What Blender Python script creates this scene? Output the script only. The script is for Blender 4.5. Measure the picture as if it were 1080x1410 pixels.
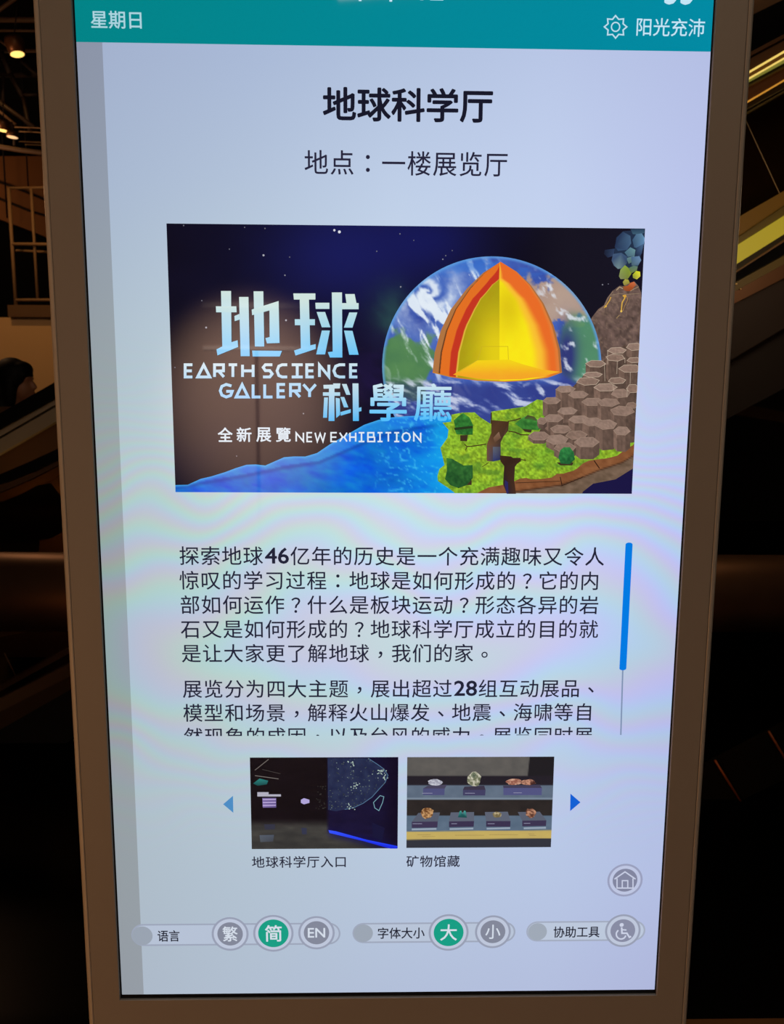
import bpy, bmesh, math, random
import numpy as np
from mathutils import Vector, Euler

C = bpy.context.scene.collection
for o in list(bpy.data.objects):
    bpy.data.objects.remove(o)

# ------------------------------------------------------------------ camera
W_SCR = 0.6809                                   # width of the lit screen (55 inch panel)
ZH = 1.926                                       # height of the lower edge of the screen's header bar
FPX = 1067.0                                     # focal length in pixels of the 1080 x 1410 frame
CAM = Vector((0.32072 - W_SCR / 2, -0.89327, ZH - 0.37628))
ROT = Euler((math.radians(81.8635), math.radians(-0.3444), math.radians(-1.1265)), 'XYZ')
cd = bpy.data.cameras.new('camera')
cam = bpy.data.objects.new('camera', cd)
C.objects.link(cam)
cam.location = CAM
cam.rotation_euler = ROT
cd.sensor_fit = 'VERTICAL'
cd.sensor_height = 36.0
cd.lens = FPX / 1410 * 36.0
cd.clip_start = 0.02
cd.dof.use_dof = True
cd.dof.focus_distance = 0.9
cd.dof.aperture_fstop = 13.0
bpy.context.scene.camera = cam
M3 = ROT.to_matrix()

# ------------------------------------------------------------------ world, exposure
w = bpy.data.worlds.new('world')
bpy.context.scene.world = w
w.use_nodes = True
w.node_tree.nodes['Background'].inputs[0].default_value = (1.0, 0.62, 0.36, 1)
w.node_tree.nodes['Background'].inputs[1].default_value = 0.002
vs = bpy.context.scene.view_settings
vs.view_transform = 'Standard'
vs.look = 'None'
vs.exposure = 0.0
vs.gamma = 1.0
vs.use_curve_mapping = False

# ------------------------------------------------------------------ helpers: pixels of the photograph -> points of the place
def ray(px, py):
    return M3 @ Vector(((px - 540) / FPX, -(py - 705) / FPX, -1.0))

def P(px, py, Y):
    """point on the vertical plane y = Y seen at that pixel of the photograph"""
    d = ray(px, py)
    return CAM + d * ((Y - CAM.y) / d.y)

def MIR(px, py, Y):
    """point of the wall y = Y that the screen's glass mirrors at that pixel"""
    d = ray(px, py)
    h = CAM + d * (-CAM.y / d.y)
    return h + Vector((d.x, -d.y, d.z)) * (Y / -d.y)

# ------------------------------------------------------------------ lights of the hall, and unseen lamps added to brighten parts
def aim(o, target):
    d = Vector(target) - o.location
    o.rotation_euler = d.to_track_quat('-Z', 'Y').to_euler()

def lamp(name, kind, loc, power, col, target=None, size=0.3, size_y=None, cone=60, blend=0.5):
    l = bpy.data.lights.new(name, kind)
    l.energy = power
    l.color = col
    if kind == 'AREA':
        l.size = size
        if size_y:
            l.shape = 'RECTANGLE'
            l.size_y = size_y
    else:
        l.shadow_soft_size = size
    if kind == 'SPOT':
        l.spot_size = math.radians(cone)
        l.spot_blend = blend
    o = bpy.data.objects.new(name, l)
    C.objects.link(o)
    o.location = loc
    if target:
        aim(o, target)
    return o

lamp('hall_ceiling_light', 'AREA', (0.6, -3.2, 4.6), 20.0, (1.0, 0.86, 0.66), (0, 0, 1.4), 2.0)
lamp('low_fill_light', 'SPOT', (-2.1, -1.7, 0.25), 40.0, (1.0, 0.42, 0.11), (0, 0, 0.6), 0.08, cone=75, blend=0.6)  # added unseen lamp, warms the lower part of the frame
lamp('side_fill_light', 'SPOT', (-3.2, -0.5, 2.2), 14.0, (1.0, 0.62, 0.38), (0, 0.0, 1.4), 0.08, cone=60, blend=0.6)  # added fill lamp without a visible source, brightens the kiosk from the left
lamp('wall_washer', 'SPOT', (-1.2, -2.9, 3.2), 2300.0, (1.0, 0.77, 0.68), MIR(345, 545, -5.98), 0.1, cone=31, blend=1.0)
lamp('parapet_light', 'SPOT', (-3.2, 4.4, 4.3), 62.0, (1.0, 0.52, 0.17), (-3.0, 6.2, 1.7), 0.12, cone=80, blend=0.8)
lamp('soffit_light', 'POINT', (-4.6, 6.9, 3.6), 4.5, (1.0, 0.52, 0.2), None, 0.1)
lamp('truss_light', 'POINT', (-3.0, 4.2, 2.9), 13.0, (1.0, 0.55, 0.28), None, 0.1)
lamp('rail_light', 'POINT', (-0.98, 1.35, 2.6), 2.2, (1.0, 0.62, 0.30), None, 0.05)
lamp('rail_light_right', 'POINT', (1.35, 0.98, 1.9), 0.6, (1.0, 0.56, 0.2), None, 0.05)
lamp('balustrade_fill', 'POINT', (-1.75, 2.98, 0.95), 0.8, (1.0, 0.6, 0.18), None, 0.05)  # unseen lamp added to brighten the brown panel behind the balustrade
lamp('escalator_light', 'POINT', (1.6, 1.7, 2.2), 3.6, (1.0, 0.66, 0.40), None, 0.1)
lamp('escalator_inner_fill', 'POINT', (1.35, 2.53, 1.9), 1.0, (1.0, 0.82, 0.40), None, 0.04)  # added lamp, lifts the dark backing behind the escalator glass
lamp('floor_fill', 'SPOT', (0.0, 0.3, 4.5), 60.0, (1.0, 0.55, 0.22), (0.0, 0.2, 0.0), 0.1, cone=44, blend=0.8)  # unseen lamp put in to brighten the brown floor edge

def lin(c):
    c = np.asarray(c, float) / 255.0
    return np.where(c <= 0.04045, c / 12.92, ((np.clip(c, 0, 9) + 0.055) / 1.055) ** 2.4)

def rgba(c):
    return tuple(float(v) for v in lin(c)) + (1.0,)

# ------------------------------------------------------------------ materials
MATS = {}
def mat(name, col, rough=0.6, metal=0.0, spec=0.5, emit=None, strength=1.0, noise=None, bump=None):
    if name in MATS:
        return MATS[name]
    m = bpy.data.materials.new(name)
    m.use_nodes = True
    nt = m.node_tree
    b = nt.nodes['Principled BSDF']
    b.inputs['Base Color'].default_value = rgba(col)
    b.inputs['Roughness'].default_value = rough
    b.inputs['Metallic'].default_value = metal
    b.inputs['Specular IOR Level'].default_value = spec
    if emit is not None:
        b.inputs['Emission Color'].default_value = rgba(emit)
        b.inputs['Emission Strength'].default_value = strength
    tc = nt.nodes.new('ShaderNodeTexCoord')
    if noise:
        scale, amount = noise
        n = nt.nodes.new('ShaderNodeTexNoise')
        n.inputs['Scale'].default_value = scale
        n.inputs['Detail'].default_value = 4
        nt.links.new(tc.outputs['Object'], n.inputs['Vector'])
        r = nt.nodes.new('ShaderNodeMapRange')
        r.inputs[3].default_value = 1 - amount
        r.inputs[4].default_value = 1 + amount
        nt.links.new(n.outputs['Fac'], r.inputs[0])
        mx = nt.nodes.new('ShaderNodeMix')
        mx.data_type = 'RGBA'
        mx.blend_type = 'MULTIPLY'
        mx.inputs[0].default_value = 1
        mx.inputs[6].default_value = rgba(col)
        nt.links.new(r.outputs[0], mx.inputs[7])
        nt.links.new(mx.outputs[2], b.inputs['Base Color'])
    if bump:
        scale, amount = bump
        n = nt.nodes.new('ShaderNodeTexNoise')
        n.inputs['Scale'].default_value = scale
        nt.links.new(tc.outputs['Object'], n.inputs['Vector'])
        bp = nt.nodes.new('ShaderNodeBump')
        bp.inputs['Strength'].default_value = amount
        bp.inputs['Distance'].default_value = 0.002
        nt.links.new(n.outputs['Fac'], bp.inputs['Height'])
        nt.links.new(bp.outputs['Normal'], b.inputs['Normal'])
    MATS[name] = m
    return m

def screen_mat(name, bands=False):
    """lit display behind smooth glass: the picture is emitted, the glass surface mirrors the hall"""
    m = bpy.data.materials.new(name)
    m.use_nodes = True
    nt = m.node_tree
    b = nt.nodes['Principled BSDF']
    b.inputs['Base Color'].default_value = (0.004, 0.004, 0.005, 1)
    b.inputs['Roughness'].default_value = 0.03
    b.inputs['Specular IOR Level'].default_value = 0.8
    a = nt.nodes.new('ShaderNodeAttribute')
    a.attribute_name = 'Col'
    out = a.outputs['Color']
    if bands:
        # coloured moire bands, a camera effect over the pixel rows painted into the emission
        N = nt.nodes.new
        L = nt.links.new
        def math_(op, x, y=None):
            n = N('ShaderNodeMath')
            n.operation = op
            for i, v in enumerate((x, y)):
                if v is None:
                    continue
                if isinstance(v, (int, float)):
                    n.inputs[i].default_value = v
                else:
                    L(v, n.inputs[i])
            return n.outputs[0]
        uv = N('ShaderNodeUVMap')
        uv.uv_map = 'UV'
        sx = N('ShaderNodeSeparateXYZ')
        L(uv.outputs[0], sx.inputs[0])
        x, y = sx.outputs[0], sx.outputs[1]              # display millimetres from the header's lower left corner
        nz = N('ShaderNodeTexNoise')
        nz.inputs['Scale'].default_value = 0.006
        nz.inputs['Detail'].default_value = 1
        L(uv.outputs[0], nz.inputs['Vector'])
        wob = math_('MULTIPLY', math_('SUBTRACT', nz.outputs['Fac'], 0.5), 150.0)
        yy = math_('SUBTRACT', math_('ADD', y, wob), 665.0)
        xx = math_('SUBTRACT', x, 380.0)
        ph = math_('ADD', math_('MULTIPLY', math_('MULTIPLY', yy, yy), 8.6e-4), math_('MULTIPLY', math_('MULTIPLY', xx, xx), 0.75e-4))
        env = math_('EXPONENT', math_('MULTIPLY', math_('POWER', math_('ABSOLUTE', math_('DIVIDE', math_('SUBTRACT', y, 620.0), 210.0)), 3.0), -1.0))
        cols = []
        for k in (0.0, 2.6, 4.6):
            s = math_('SINE', math_('ADD', ph, k))
            cols.append(math_('ADD', math_('MULTIPLY', math_('MULTIPLY', s, env), (0.085 if k != 2.6 else 0.075)), 1.0))
        cb = N('ShaderNodeCombineXYZ')
        for i in range(3):
            L(cols[i], cb.inputs[i])
        mx = N('ShaderNodeVectorMath')
        mx.operation = 'MULTIPLY'
        L(out, mx.inputs[0])
        L(cb.outputs[0], mx.inputs[1])
        out = mx.outputs[0]
    nt.links.new(out, b.inputs['Emission Color'])
    b.inputs['Emission Strength'].default_value = 1.0
    if not bands:
        m.cycles.emission_sampling = 'NONE'
    return m

PIX = screen_mat('lit_pixels')
PIX_BG = screen_mat('lit_background', True)

# ------------------------------------------------------------------ objects
def link(name, me, parent=None, m=None):
    o = bpy.data.objects.new(name, me)
    C.objects.link(o)
    if m is not None:
        me.materials.append(m)
    if parent is not None:
        o.parent = parent
        o.matrix_parent_inverse = parent.matrix_basis.inverted()
    return o

def thing(name, label, cat, loc=(0, 0, 0), group=None):
    o = bpy.data.objects.new(name, None)
    C.objects.link(o)
    o.empty_display_size = 0.1
    o.location = loc
    bpy.context.view_layer.update()
    o['label'] = label
    o['category'] = cat
    if group:
        o['group'] = group
    return o

def tag(o, label, cat, group=None):
    o['label'] = label
    o['category'] = cat
    if group:
        o['group'] = group
    return o

def struct(o):
    o['kind'] = 'structure'
    return o

def mesh_from(name, verts, faces, parent=None, m=None, smooth=False, bevel=0.0):
    me = bpy.data.meshes.new(name)
    bm = bmesh.new()
    vs_ = [bm.verts.new(v) for v in verts]
    for f in faces:
        bm.faces.new([vs_[i] for i in f])
    bmesh.ops.recalc_face_normals(bm, faces=bm.faces)
    if bevel:
        bmesh.ops.bevel(bm, geom=list(bm.edges), offset=bevel, segments=2, affect='EDGES', profile=0.5)
    bm.to_mesh(me)
    bm.free()
    if smooth:
        for p in me.polygons:
            p.use_smooth = True
    return link(name, me, parent, m)

def box(name, a, b, m, parent=None, bevel=0.0):
    x0, y0, z0 = a
    x1, y1, z1 = b
    v = [(x0, y0, z0), (x1, y0, z0), (x1, y1, z0), (x0, y1, z0), (x0, y0, z1), (x1, y0, z1), (x1, y1, z1), (x0, y1, z1)]
    f = [(0, 1, 2, 3), (4, 5, 6, 7), (0, 1, 5, 4), (1, 2, 6, 5), (2, 3, 7, 6), (3, 0, 4, 7)]
    return mesh_from(name, v, f, parent, m, bevel=bevel)

def slab(name, pts, Y, depth, m, parent=None, bevel=0.0):
    """solid prism whose front face lies at y = Y with the outline seen at those pixels"""
    fr = [P(x, y, Y) for x, y in pts]
    n = len(fr)
    v = fr + [Vector((p.x, p.y + depth, p.z)) for p in fr]
    f = [tuple(range(n)), tuple(range(n, 2 * n))] + [(i, (i + 1) % n, n + (i + 1) % n, n + i) for i in range(n)]
    return mesh_from(name, v, f, parent, m, bevel=bevel)

def tube_bm(bm, path, radii, seg=16, caps=True):
    path = [Vector(p) for p in path]
    if not isinstance(radii, (list, tuple)):
        radii = [radii] * len(path)
    rings = []
    up0 = None
    for i, p in enumerate(path):
        t = (path[min(i + 1, len(path) - 1)] - path[max(i - 1, 0)]).normalized()
        ref = Vector((0, 0, 1)) if abs(t.z) < 0.9 else Vector((1, 0, 0))
        if up0 is not None:
            ref = up0
        s = t.cross(ref).normalized()
        u = s.cross(t).normalized()
        up0 = u
        rings.append([bm.verts.new(p + (s * math.cos(2 * math.pi * k / seg) + u * math.sin(2 * math.pi * k / seg)) * radii[i]) for k in range(seg)])
    for a, b in zip(rings, rings[1:]):
        for k in range(seg):
            f = bm.faces.new((a[k], a[(k + 1) % seg], b[(k + 1) % seg], b[k]))
            f.smooth = True
    if caps:
        bm.faces.new(rings[0][::-1])
        bm.faces.new(rings[-1])

def tube(name, path, r, m, parent=None, seg=16):
    bm = bmesh.new()
    tube_bm(bm, path, r, seg)
    bmesh.ops.recalc_face_normals(bm, faces=bm.faces)
    me = bpy.data.meshes.new(name)
    bm.to_mesh(me)
    bm.free()
    return link(name, me, parent, m)

def rod(name, a, b, rpx, Y, m, parent=None, seg=10):
    pa, pb = P(a[0], a[1], Y), P(b[0], b[1], Y)
    return tube(name, [pa, pb], rpx * (Y - CAM.y) / FPX, m, parent, seg)

# ================================================================== STRUCTURE
m_wall = mat('hall_wall_paint', (120, 98, 78), 0.8, noise=(1.5, 0.08))
m_dark = mat('dark_wall_paint', (28, 24, 22), 0.8, noise=(2, 0.1))
m_orange = mat('warm_parapet_plaster', (205, 170, 125), 0.75, noise=(1.3, 0.06))
m_floor = mat('brown_floor_stone', (120, 82, 50), 0.5, noise=(6, 0.2))
m_black = mat('black_polished_granite', (7, 6, 6), 0.3, noise=(40, 0.3), spec=0.05)
m_ceil = mat('black_ceiling_paint', (22, 19, 17), 0.9, noise=(2, 0.1))
struct(box('floor', (-7, -6, -0.1), (7, 0.858, 0), m_floor))
struct(box('floor_atrium', (-7, 0.858, -0.1), (7, 9.2, 0), m_black))
struct(box('ceiling', (-7, -6, 5.6), (7, 9.2, 5.7), m_ceil))
struct(box('wall_left', (-7.1, -6, 0), (-7, 9.2, 5.6), m_dark))
struct(box('wall_right', (7, -6, 0), (7.1, 9.2, 5.6), m_dark))
struct(box('wall_far', (-7, 9.2, 0), (7, 9.3, 5.6), m_dark))
m_near = mat('pale_near_wall', (196, 172, 152), 0.7, noise=(1.2, 0.12))
struct(box('wall_near', (-7, -6.1, 0), (7, -6, 5.6), m_near))
# the lit recess of the wall facing the kiosk, mirrored by the screen's glass
m_beam = mat('white_wall_moulding', (238, 222, 205), 0.5)
_a, _b = MIR(275, 418, -5.9), MIR(560, 480, -5.9)
struct(box('trim_1', (_a.x, -6.0, _a.z - 0.025), (_b.x + 0.6, -5.985, _a.z + 0.025), m_beam))
struct(box('trim_2', (_a.x, -6.0, _b.z - 0.015), (_b.x + 0.6, -5.985, _b.z + 0.015), m_beam))
_c = MIR(353, 600, -5.9)
struct(box('trim_3', (_c.x - 0.015, -6.0, 0), (_c.x + 0.015, -5.99, _b.z - 0.015), m_wall))

# ================================================================== SCREEN DRAWING TOOLS
EPS = 0.00012
def S(px, py, layer=0):
    return P(px, py, -layer * EPS)
def mpp(py):
    return (S(541, py) - S(540, py)).length
def inside(poly, x, y):
    x = np.asarray(x, float)
    y = np.asarray(y, float)
    r = np.zeros(x.shape, bool)
    n = len(poly)
    for i in range(n):
        x0, y0 = poly[i]
        x1, y1 = poly[(i + 1) % n]
        if y0 == y1:
            continue
        c = ((y0 > y) != (y1 > y)) & (x < (x1 - x0) * (y - y0) / (y1 - y0) + x0)
        r ^= c
    return r
def clip(poly, axis, v, keep_less):
    out = []
    n = len(poly)
    for i in range(n):
        a, b = poly[i], poly[(i + 1) % n]
        ia = (a[axis] <= v) if keep_less else (a[axis] >= v)
        ib = (b[axis] <= v) if keep_less else (b[axis] >= v)
        if ia:
            out.append(a)
        if ia != ib:
            t = (v - a[axis]) / (b[axis] - a[axis])
            out.append((a[0] + (b[0] - a[0]) * t, a[1] + (b[1] - a[1]) * t))
    return out

class Flat:
    """collects flat coloured shapes of the display picture (photograph pixels) into one mesh"""
    def __init__(self, layer):
        self.layer = layer
        self.v = []
        self.c = []
        self.f = []
        self.sub = 0
    def _add(self, pts3, cols, faces):
        base = len(self.v)
        self.v += pts3
        self.c += cols
        self.f += [tuple(base + i for i in f) for f in faces]
    def poly(self, pts, col):
        """col: one colour, a function (x, y) -> rgb, or a list of colours per corner"""
        self.sub += 1
        L = self.layer + self.sub * 0.004
        n = len(pts)
        if callable(col):
            cols = [tuple(col(x, y)) for x, y in pts]
        elif isinstance(col[0], (int, float)):
            cols = [col] * n
        else:
            cols = list(col)
        self._add([S(x, y, L) for x, y in pts], cols, [tuple(range(n))])
        return self
    def circle(self, cx, cy, r, col, r_in=0.0, seg=48):
        self.sub += 1
        L = self.layer + self.sub * 0.004
        c = S(cx, cy, L)
        k = mpp(cy)
        ring = lambda rr: [c + Vector((math.cos(2 * math.pi * i / seg), 0, math.sin(2 * math.pi * i / seg))) * rr * k for i in range(seg)]
        if r_in:
            self._add(ring(r) + ring(r_in), [col] * (2 * seg), [(i, (i + 1) % seg, seg + (i + 1) % seg, seg + i) for i in range(seg)])
        else:
            self._add(ring(r), [col] * seg, [tuple(range(seg))])
        return self
    def pill(self, x0, x1, y0, y1, h, col, h_in=0.0, seg=20):
        """capsule between two pixels, heights in pixels; h_in leaves a hollow"""
        self.sub += 1
        L = self.layer + self.sub * 0.004
        a, b = S(x0, y0, L), S(x1, y1, L)
        z = (a.z + b.z) / 2
        k = mpp((y0 + y1) / 2)
        def ring(hh):
            r = hh / 2 * k
            R = h / 2 * k
            pts = []
            for i in range(seg + 1):
                t = math.pi / 2 + math.pi * i / seg
                pts.append(Vector((a.x + R + math.cos(t) * r, a.y, z + math.sin(t) * r)))
            for i in range(seg + 1):
                t = -math.pi / 2 + math.pi * i / seg
                pts.append(Vector((b.x - R + math.cos(t) * r, a.y, z + math.sin(t) * r)))
            return pts
        n = 2 * (seg + 1)
        if h_in:
            self._add(ring(h) + ring(h_in), [col] * (2 * n), [(i, (i + 1) % n, n + (i + 1) % n, n + i) for i in range(n)])
        else:
            self._add(ring(h), [col] * n, [tuple(range(n))])
        return self
    def stroke(self, pts, wpx, col, closed=False):
        """polyline of constant width, mitred corners"""
        self.sub += 1
        L = self.layer + self.sub * 0.004
        p = [np.array(q, float) for q in pts]
        n = len(p)
        lft, rgt = [], []
        for i in range(n):
            if closed:
                d0 = p[i] - p[i - 1]
                d1 = p[(i + 1) % n] - p[i]
            else:
                d0 = p[i] - p[i - 1] if i > 0 else p[1] - p[0]
                d1 = p[i + 1] - p[i] if i < n - 1 else p[-1] - p[-2]
            d0 = d0 / (np.hypot(*d0) + 1e-9)
            d1 = d1 / (np.hypot(*d1) + 1e-9)
            n0 = np.array((-d0[1], d0[0]))
            n1 = np.array((-d1[1], d1[0]))
            mit = n0 + n1
            mit = mit / (np.hypot(*mit) + 1e-9)
            ln = wpx / 2 / max(0.35, float(mit @ n1))
            lft.append(p[i] + mit * ln)
            rgt.append(p[i] - mit * ln)
        allp = lft + rgt
        if callable(col):
            cols = [tuple(col(q[0], q[1])) for q in allp]
        else:
            cols = [col] * (2 * n)
        m_ = n if closed else n - 1
        self._add([S(q[0], q[1], L) for q in allp], cols, [(i, (i + 1) % n, n + (i + 1) % n, n + i) for i in range(m_)])
        return self
    def paint(self, poly, fn, step):
        """fills an outline with a fine grid whose corners take the colour fn(x, y)"""
        self.sub += 1
        L = self.layer + self.sub * 0.004
        xs = [q[0] for q in poly]
        ys = [q[1] for q in poly]
        x0, y0 = min(xs), min(ys)
        nx = max(1, int(math.ceil((max(xs) - x0) / step)))
        ny = max(1, int(math.ceil((max(ys) - y0) / step)))
        gx = x0 + np.arange(nx + 1) * step
        gy = y0 + np.arange(ny + 1) * step
        X, Y = np.meshgrid(gx, gy)
        ins = inside(poly, X, Y)
        full = ins[:-1, :-1] & ins[1:, :-1] & ins[:-1, 1:] & ins[1:, 1:]
        edge = (ins[:-1, :-1] | ins[1:, :-1] | ins[:-1, 1:] | ins[1:, 1:]) & ~full
        for i in range(len(poly)):                      # mark the cells the outline runs through
            (ax, ay), (bx, by) = poly[i], poly[(i + 1) % len(poly)]
            k = int(max(abs(bx - ax), abs(by - ay)) / step * 8) + 2
            t = np.linspace(0, 1, k)
            ci = np.clip(((ax + (bx - ax) * t - x0) / step).astype(int), 0, nx - 1)
            cj = np.clip(((ay + (by - ay) * t - y0) / step).astype(int), 0, ny - 1)
            edge[cj, ci] = True
        idx = {}
        pts = []
        def vid(x, y):
            key = (round(x, 3), round(y, 3))
            if key not in idx:
                idx[key] = len(pts)
                pts.append(key)
            return idx[key]
        faces = []
        for j in range(ny):
            for i in range(nx):
                if edge[j, i]:
                    q = poly
                    q = clip(q, 0, gx[i], False)
                    if q: q = clip(q, 0, gx[i + 1], True)
                    if q: q = clip(q, 1, gy[j], False)
                    if q: q = clip(q, 1, gy[j + 1], True)
                    if len(q) >= 3:
                        ids = []
                        for c_ in q:
                            k = vid(*c_)
                            if k not in ids:
                                ids.append(k)
                        if len(ids) >= 3:
                            faces.append(tuple(ids))
                elif full[j, i]:
                    faces.append((vid(gx[i], gy[j]), vid(gx[i + 1], gy[j]), vid(gx[i + 1], gy[j + 1]), vid(gx[i], gy[j + 1])))
        A = np.array(pts)
        cols = np.clip(np.stack(np.broadcast_arrays(*fn(A[:, 0], A[:, 1])), 1), 0, 255)
        self._add([S(x, y, L) for x, y in pts], [tuple(c_) for c_ in cols], faces)
        return self
    def glyphs(self, s, x0, x1, ytop, ybot, col, bold=0.0, keep=None):
        """writing whose inked box fills x0..x1, ytop..ybot; keep clips it below a pixel row"""
        self.sub += 1
        L = self.layer + self.sub * 0.004
        V, F = ink(s, bold)
        lo, hi = V.min(0), V.max(0)
        ym = (ytop + ybot) / 2
        a, b = S(x0, ym, L), S(x1, ym, L)
        t, u = S((x0 + x1) / 2, ytop, L), S((x0 + x1) / 2, ybot, L)
        X = a.x + (V[:, 0] - lo[0]) / (hi[0] - lo[0]) * (b.x - a.x)
        Z = u.z + (V[:, 1] - lo[1]) / (hi[1] - lo[1]) * (t.z - u.z)
        y = a.y
        cols = [col] * len(V) if not callable(col) else [tuple(col(0, ytop + (hi[1] - v[1]) / (hi[1] - lo[1]) * (ybot - ytop))) for v in V]
        self._add([Vector((X[i], y, Z[i])) for i in range(len(V))], cols, F)
        return self
    def row(self, runs, xl, pitch, ymid, col, cut=None, weight=0.005):
        """a line of full-width characters on a fixed pitch; runs = [(text, cells, bold)]"""
        self.sub += 1
        L = self.layer + self.sub * 0.004
        o = S(xl, ymid, L)
        em = (S(xl + pitch, ymid, L) - o).length
        cell = 0.0
        for s, cells, bold in runs:
            if bold:
                V, F = ink(s, bold)
                lo, hi = V.min(0), V.max(0)
                k = em * 0.78 / (hi[1] - lo[1])
                wd = cells * em * 0.93
                X = o.x + (cell + cells * 0.035) * em + (V[:, 0] - lo[0]) / (hi[0] - lo[0]) * wd
                Z = o.z - em * 0.36 + (V[:, 1] - lo[1]) * k
                self._add([Vector((X[i], o.y, Z[i])) for i in range(len(V))], [col] * len(V), F)
                cell += cells
                continue
            for ch in s:
                V, F = ink(ch, weight)
                V = V / EM - np.array((0.0, CY / EM))            # the cell runs from 0 to 1, its middle at height 0
                if ch in '，。、':
                    mid = (V.min(0) + V.max(0)) / 2
                    V = V + np.array((0.5, -0.06)) - mid
                elif ch in '：？':
                    mid = (V.min(0) + V.max(0)) / 2
                    V = V + np.array((0.5, 0.0)) - mid
                V = V * 0.97
                self._add([Vector((o.x + (cell + v[0]) * em, o.y, o.z + v[1] * em)) for v in V], [col] * len(V), F)
                cell += 1
        if cut is not None:
            zc = S(xl, cut, L).z
            self.cut_z = zc
        return self
    cut_z = None
    def build(self, name, parent, m=None):
        me = bpy.data.meshes.new(name)
        v = np.array([tuple(p) for p in self.v])
        me.from_pydata([tuple(p) for p in v], [], self.f)
        cols = np.ones((len(v), 4), np.float32)
        cols[:, :3] = lin(np.array([tuple(c_)[:3] for c_ in self.c]))
        at = me.color_attributes.new('Col', 'FLOAT_COLOR', 'POINT')
        at.data.foreach_set('color', cols.ravel())
        if self.cut_z is not None:
            bm = bmesh.new()
            bm.from_mesh(me)
            bmesh.ops.bisect_plane(bm, geom=bm.verts[:] + bm.edges[:] + bm.faces[:], plane_co=(0, 0, self.cut_z), plane_no=(0, 0, -1), clear_outer=True)
            bm.to_mesh(me)
            bm.free()
        uv = me.uv_layers.new(name='UV')
        co = np.zeros(len(me.vertices) * 3)
        me.vertices.foreach_get('co', co)
        co = co.reshape(-1, 3)
        li = np.zeros(len(me.loops), np.int32)
        me.loops.foreach_get('vertex_index', li)
        uvs = np.stack([(co[li, 0] + W_SCR / 2) * 1000, (ZH - co[li, 2]) * 1000], 1)
        uv.data.foreach_set('uv', uvs.astype(np.float32).ravel())
        # every face looks at the reader
        nrm = np.zeros(len(me.polygons) * 3)
        me.polygons.foreach_get('normal', nrm)
        if len(nrm) and nrm.reshape(-1, 3)[:, 1].max() > 0:
            bm = bmesh.new()
            bm.from_mesh(me)
            bm.normal_update()
            bmesh.ops.reverse_faces(bm, faces=[f for f in bm.faces if f.normal.y > 0])
            bm.to_mesh(me)
            bm.free()
        return link(name, me, parent, m or PIX)

_ink = {}
def ink(s, bold=0.0):
    """outline of some writing in the built-in font as flat vertices and faces"""
    key = (s, bold)
    if key not in _ink:
        cu = bpy.data.curves.new('writing', 'FONT')
        cu.body = s
        cu.size = 1.0
        cu.resolution_u = 3
        cu.fill_mode = 'FRONT'
        o = bpy.data.objects.new('writing', cu)
        C.objects.link(o)
        dg = bpy.context.evaluated_depsgraph_get()
        me = bpy.data.meshes.new_from_object(o.evaluated_get(dg))
        V = np.array([(v.co.x, v.co.y) for v in me.vertices])
        F = [tuple(p.vertices) for p in me.polygons]
        if bold:                                         # heavier strokes: the same outline printed around a small circle
            n = len(V)
            offs = [(bold * math.cos(math.pi * i / 4), bold * math.sin(math.pi * i / 4)) for i in range(8)] + [(0, 0)]
            F = [tuple(k * n + i for i in f) for k in range(9) for f in F]
            V = np.concatenate([V + np.array(o_) for o_ in offs])
        bpy.data.objects.remove(o)
        bpy.data.curves.remove(cu)
        bpy.data.meshes.remove(me)
        _ink[key] = (V, F)
    return _ink[key]
# size of one full-width cell and the height of its middle
_a, _ = ink('国国国国国')
_b, _ = ink('国')
EM = (_a[:, 0].max() - _b[:, 0].max()) / 4
CY = (_b[:, 1].min() + _b[:, 1].max()) / 2

# smooth lattice noise for the pictured textures
def vnoise(x, y, seed=0):
    x = np.asarray(x, float)
    y = np.asarray(y, float)
    xi = np.floor(x).astype(np.int64)
    yi = np.floor(y).astype(np.int64)
    fx = x - xi
    fy = y - yi
    fx = fx * fx * (3 - 2 * fx)
    fy = fy * fy * (3 - 2 * fy)
    def h(a, b):
        n = (a * 374761393 + b * 668265263 + seed * 974634777) & 0x7fffffff
        n = ((n ^ (n >> 13)) * 1274126177) & 0x7fffffff
        return ((n ^ (n >> 16)) & 0xffff) / 65535.0
    return (h(xi, yi) * (1 - fx) + h(xi + 1, yi) * fx) * (1 - fy) + (h(xi, yi + 1) * (1 - fx) + h(xi + 1, yi + 1) * fx) * fy
def fbm(x, y, seed=0, oct=4):
    t = 0
    a = 0.5
    s = 0
    for k in range(oct):
        t = t + a * vnoise(np.asarray(x) * 2 ** k, np.asarray(y) * 2 ** k, seed + k)
        s += a
        a *= 0.5
    return t / s
def ss(a, b, x):
    t = np.clip((np.asarray(x, float) - a) / (b - a), 0, 1)
    return t * t * (3 - 2 * t)
def mixc(base, col, t):
    return tuple(b * (1 - t) + c_ * t for b, c_ in zip(base, col))

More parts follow.
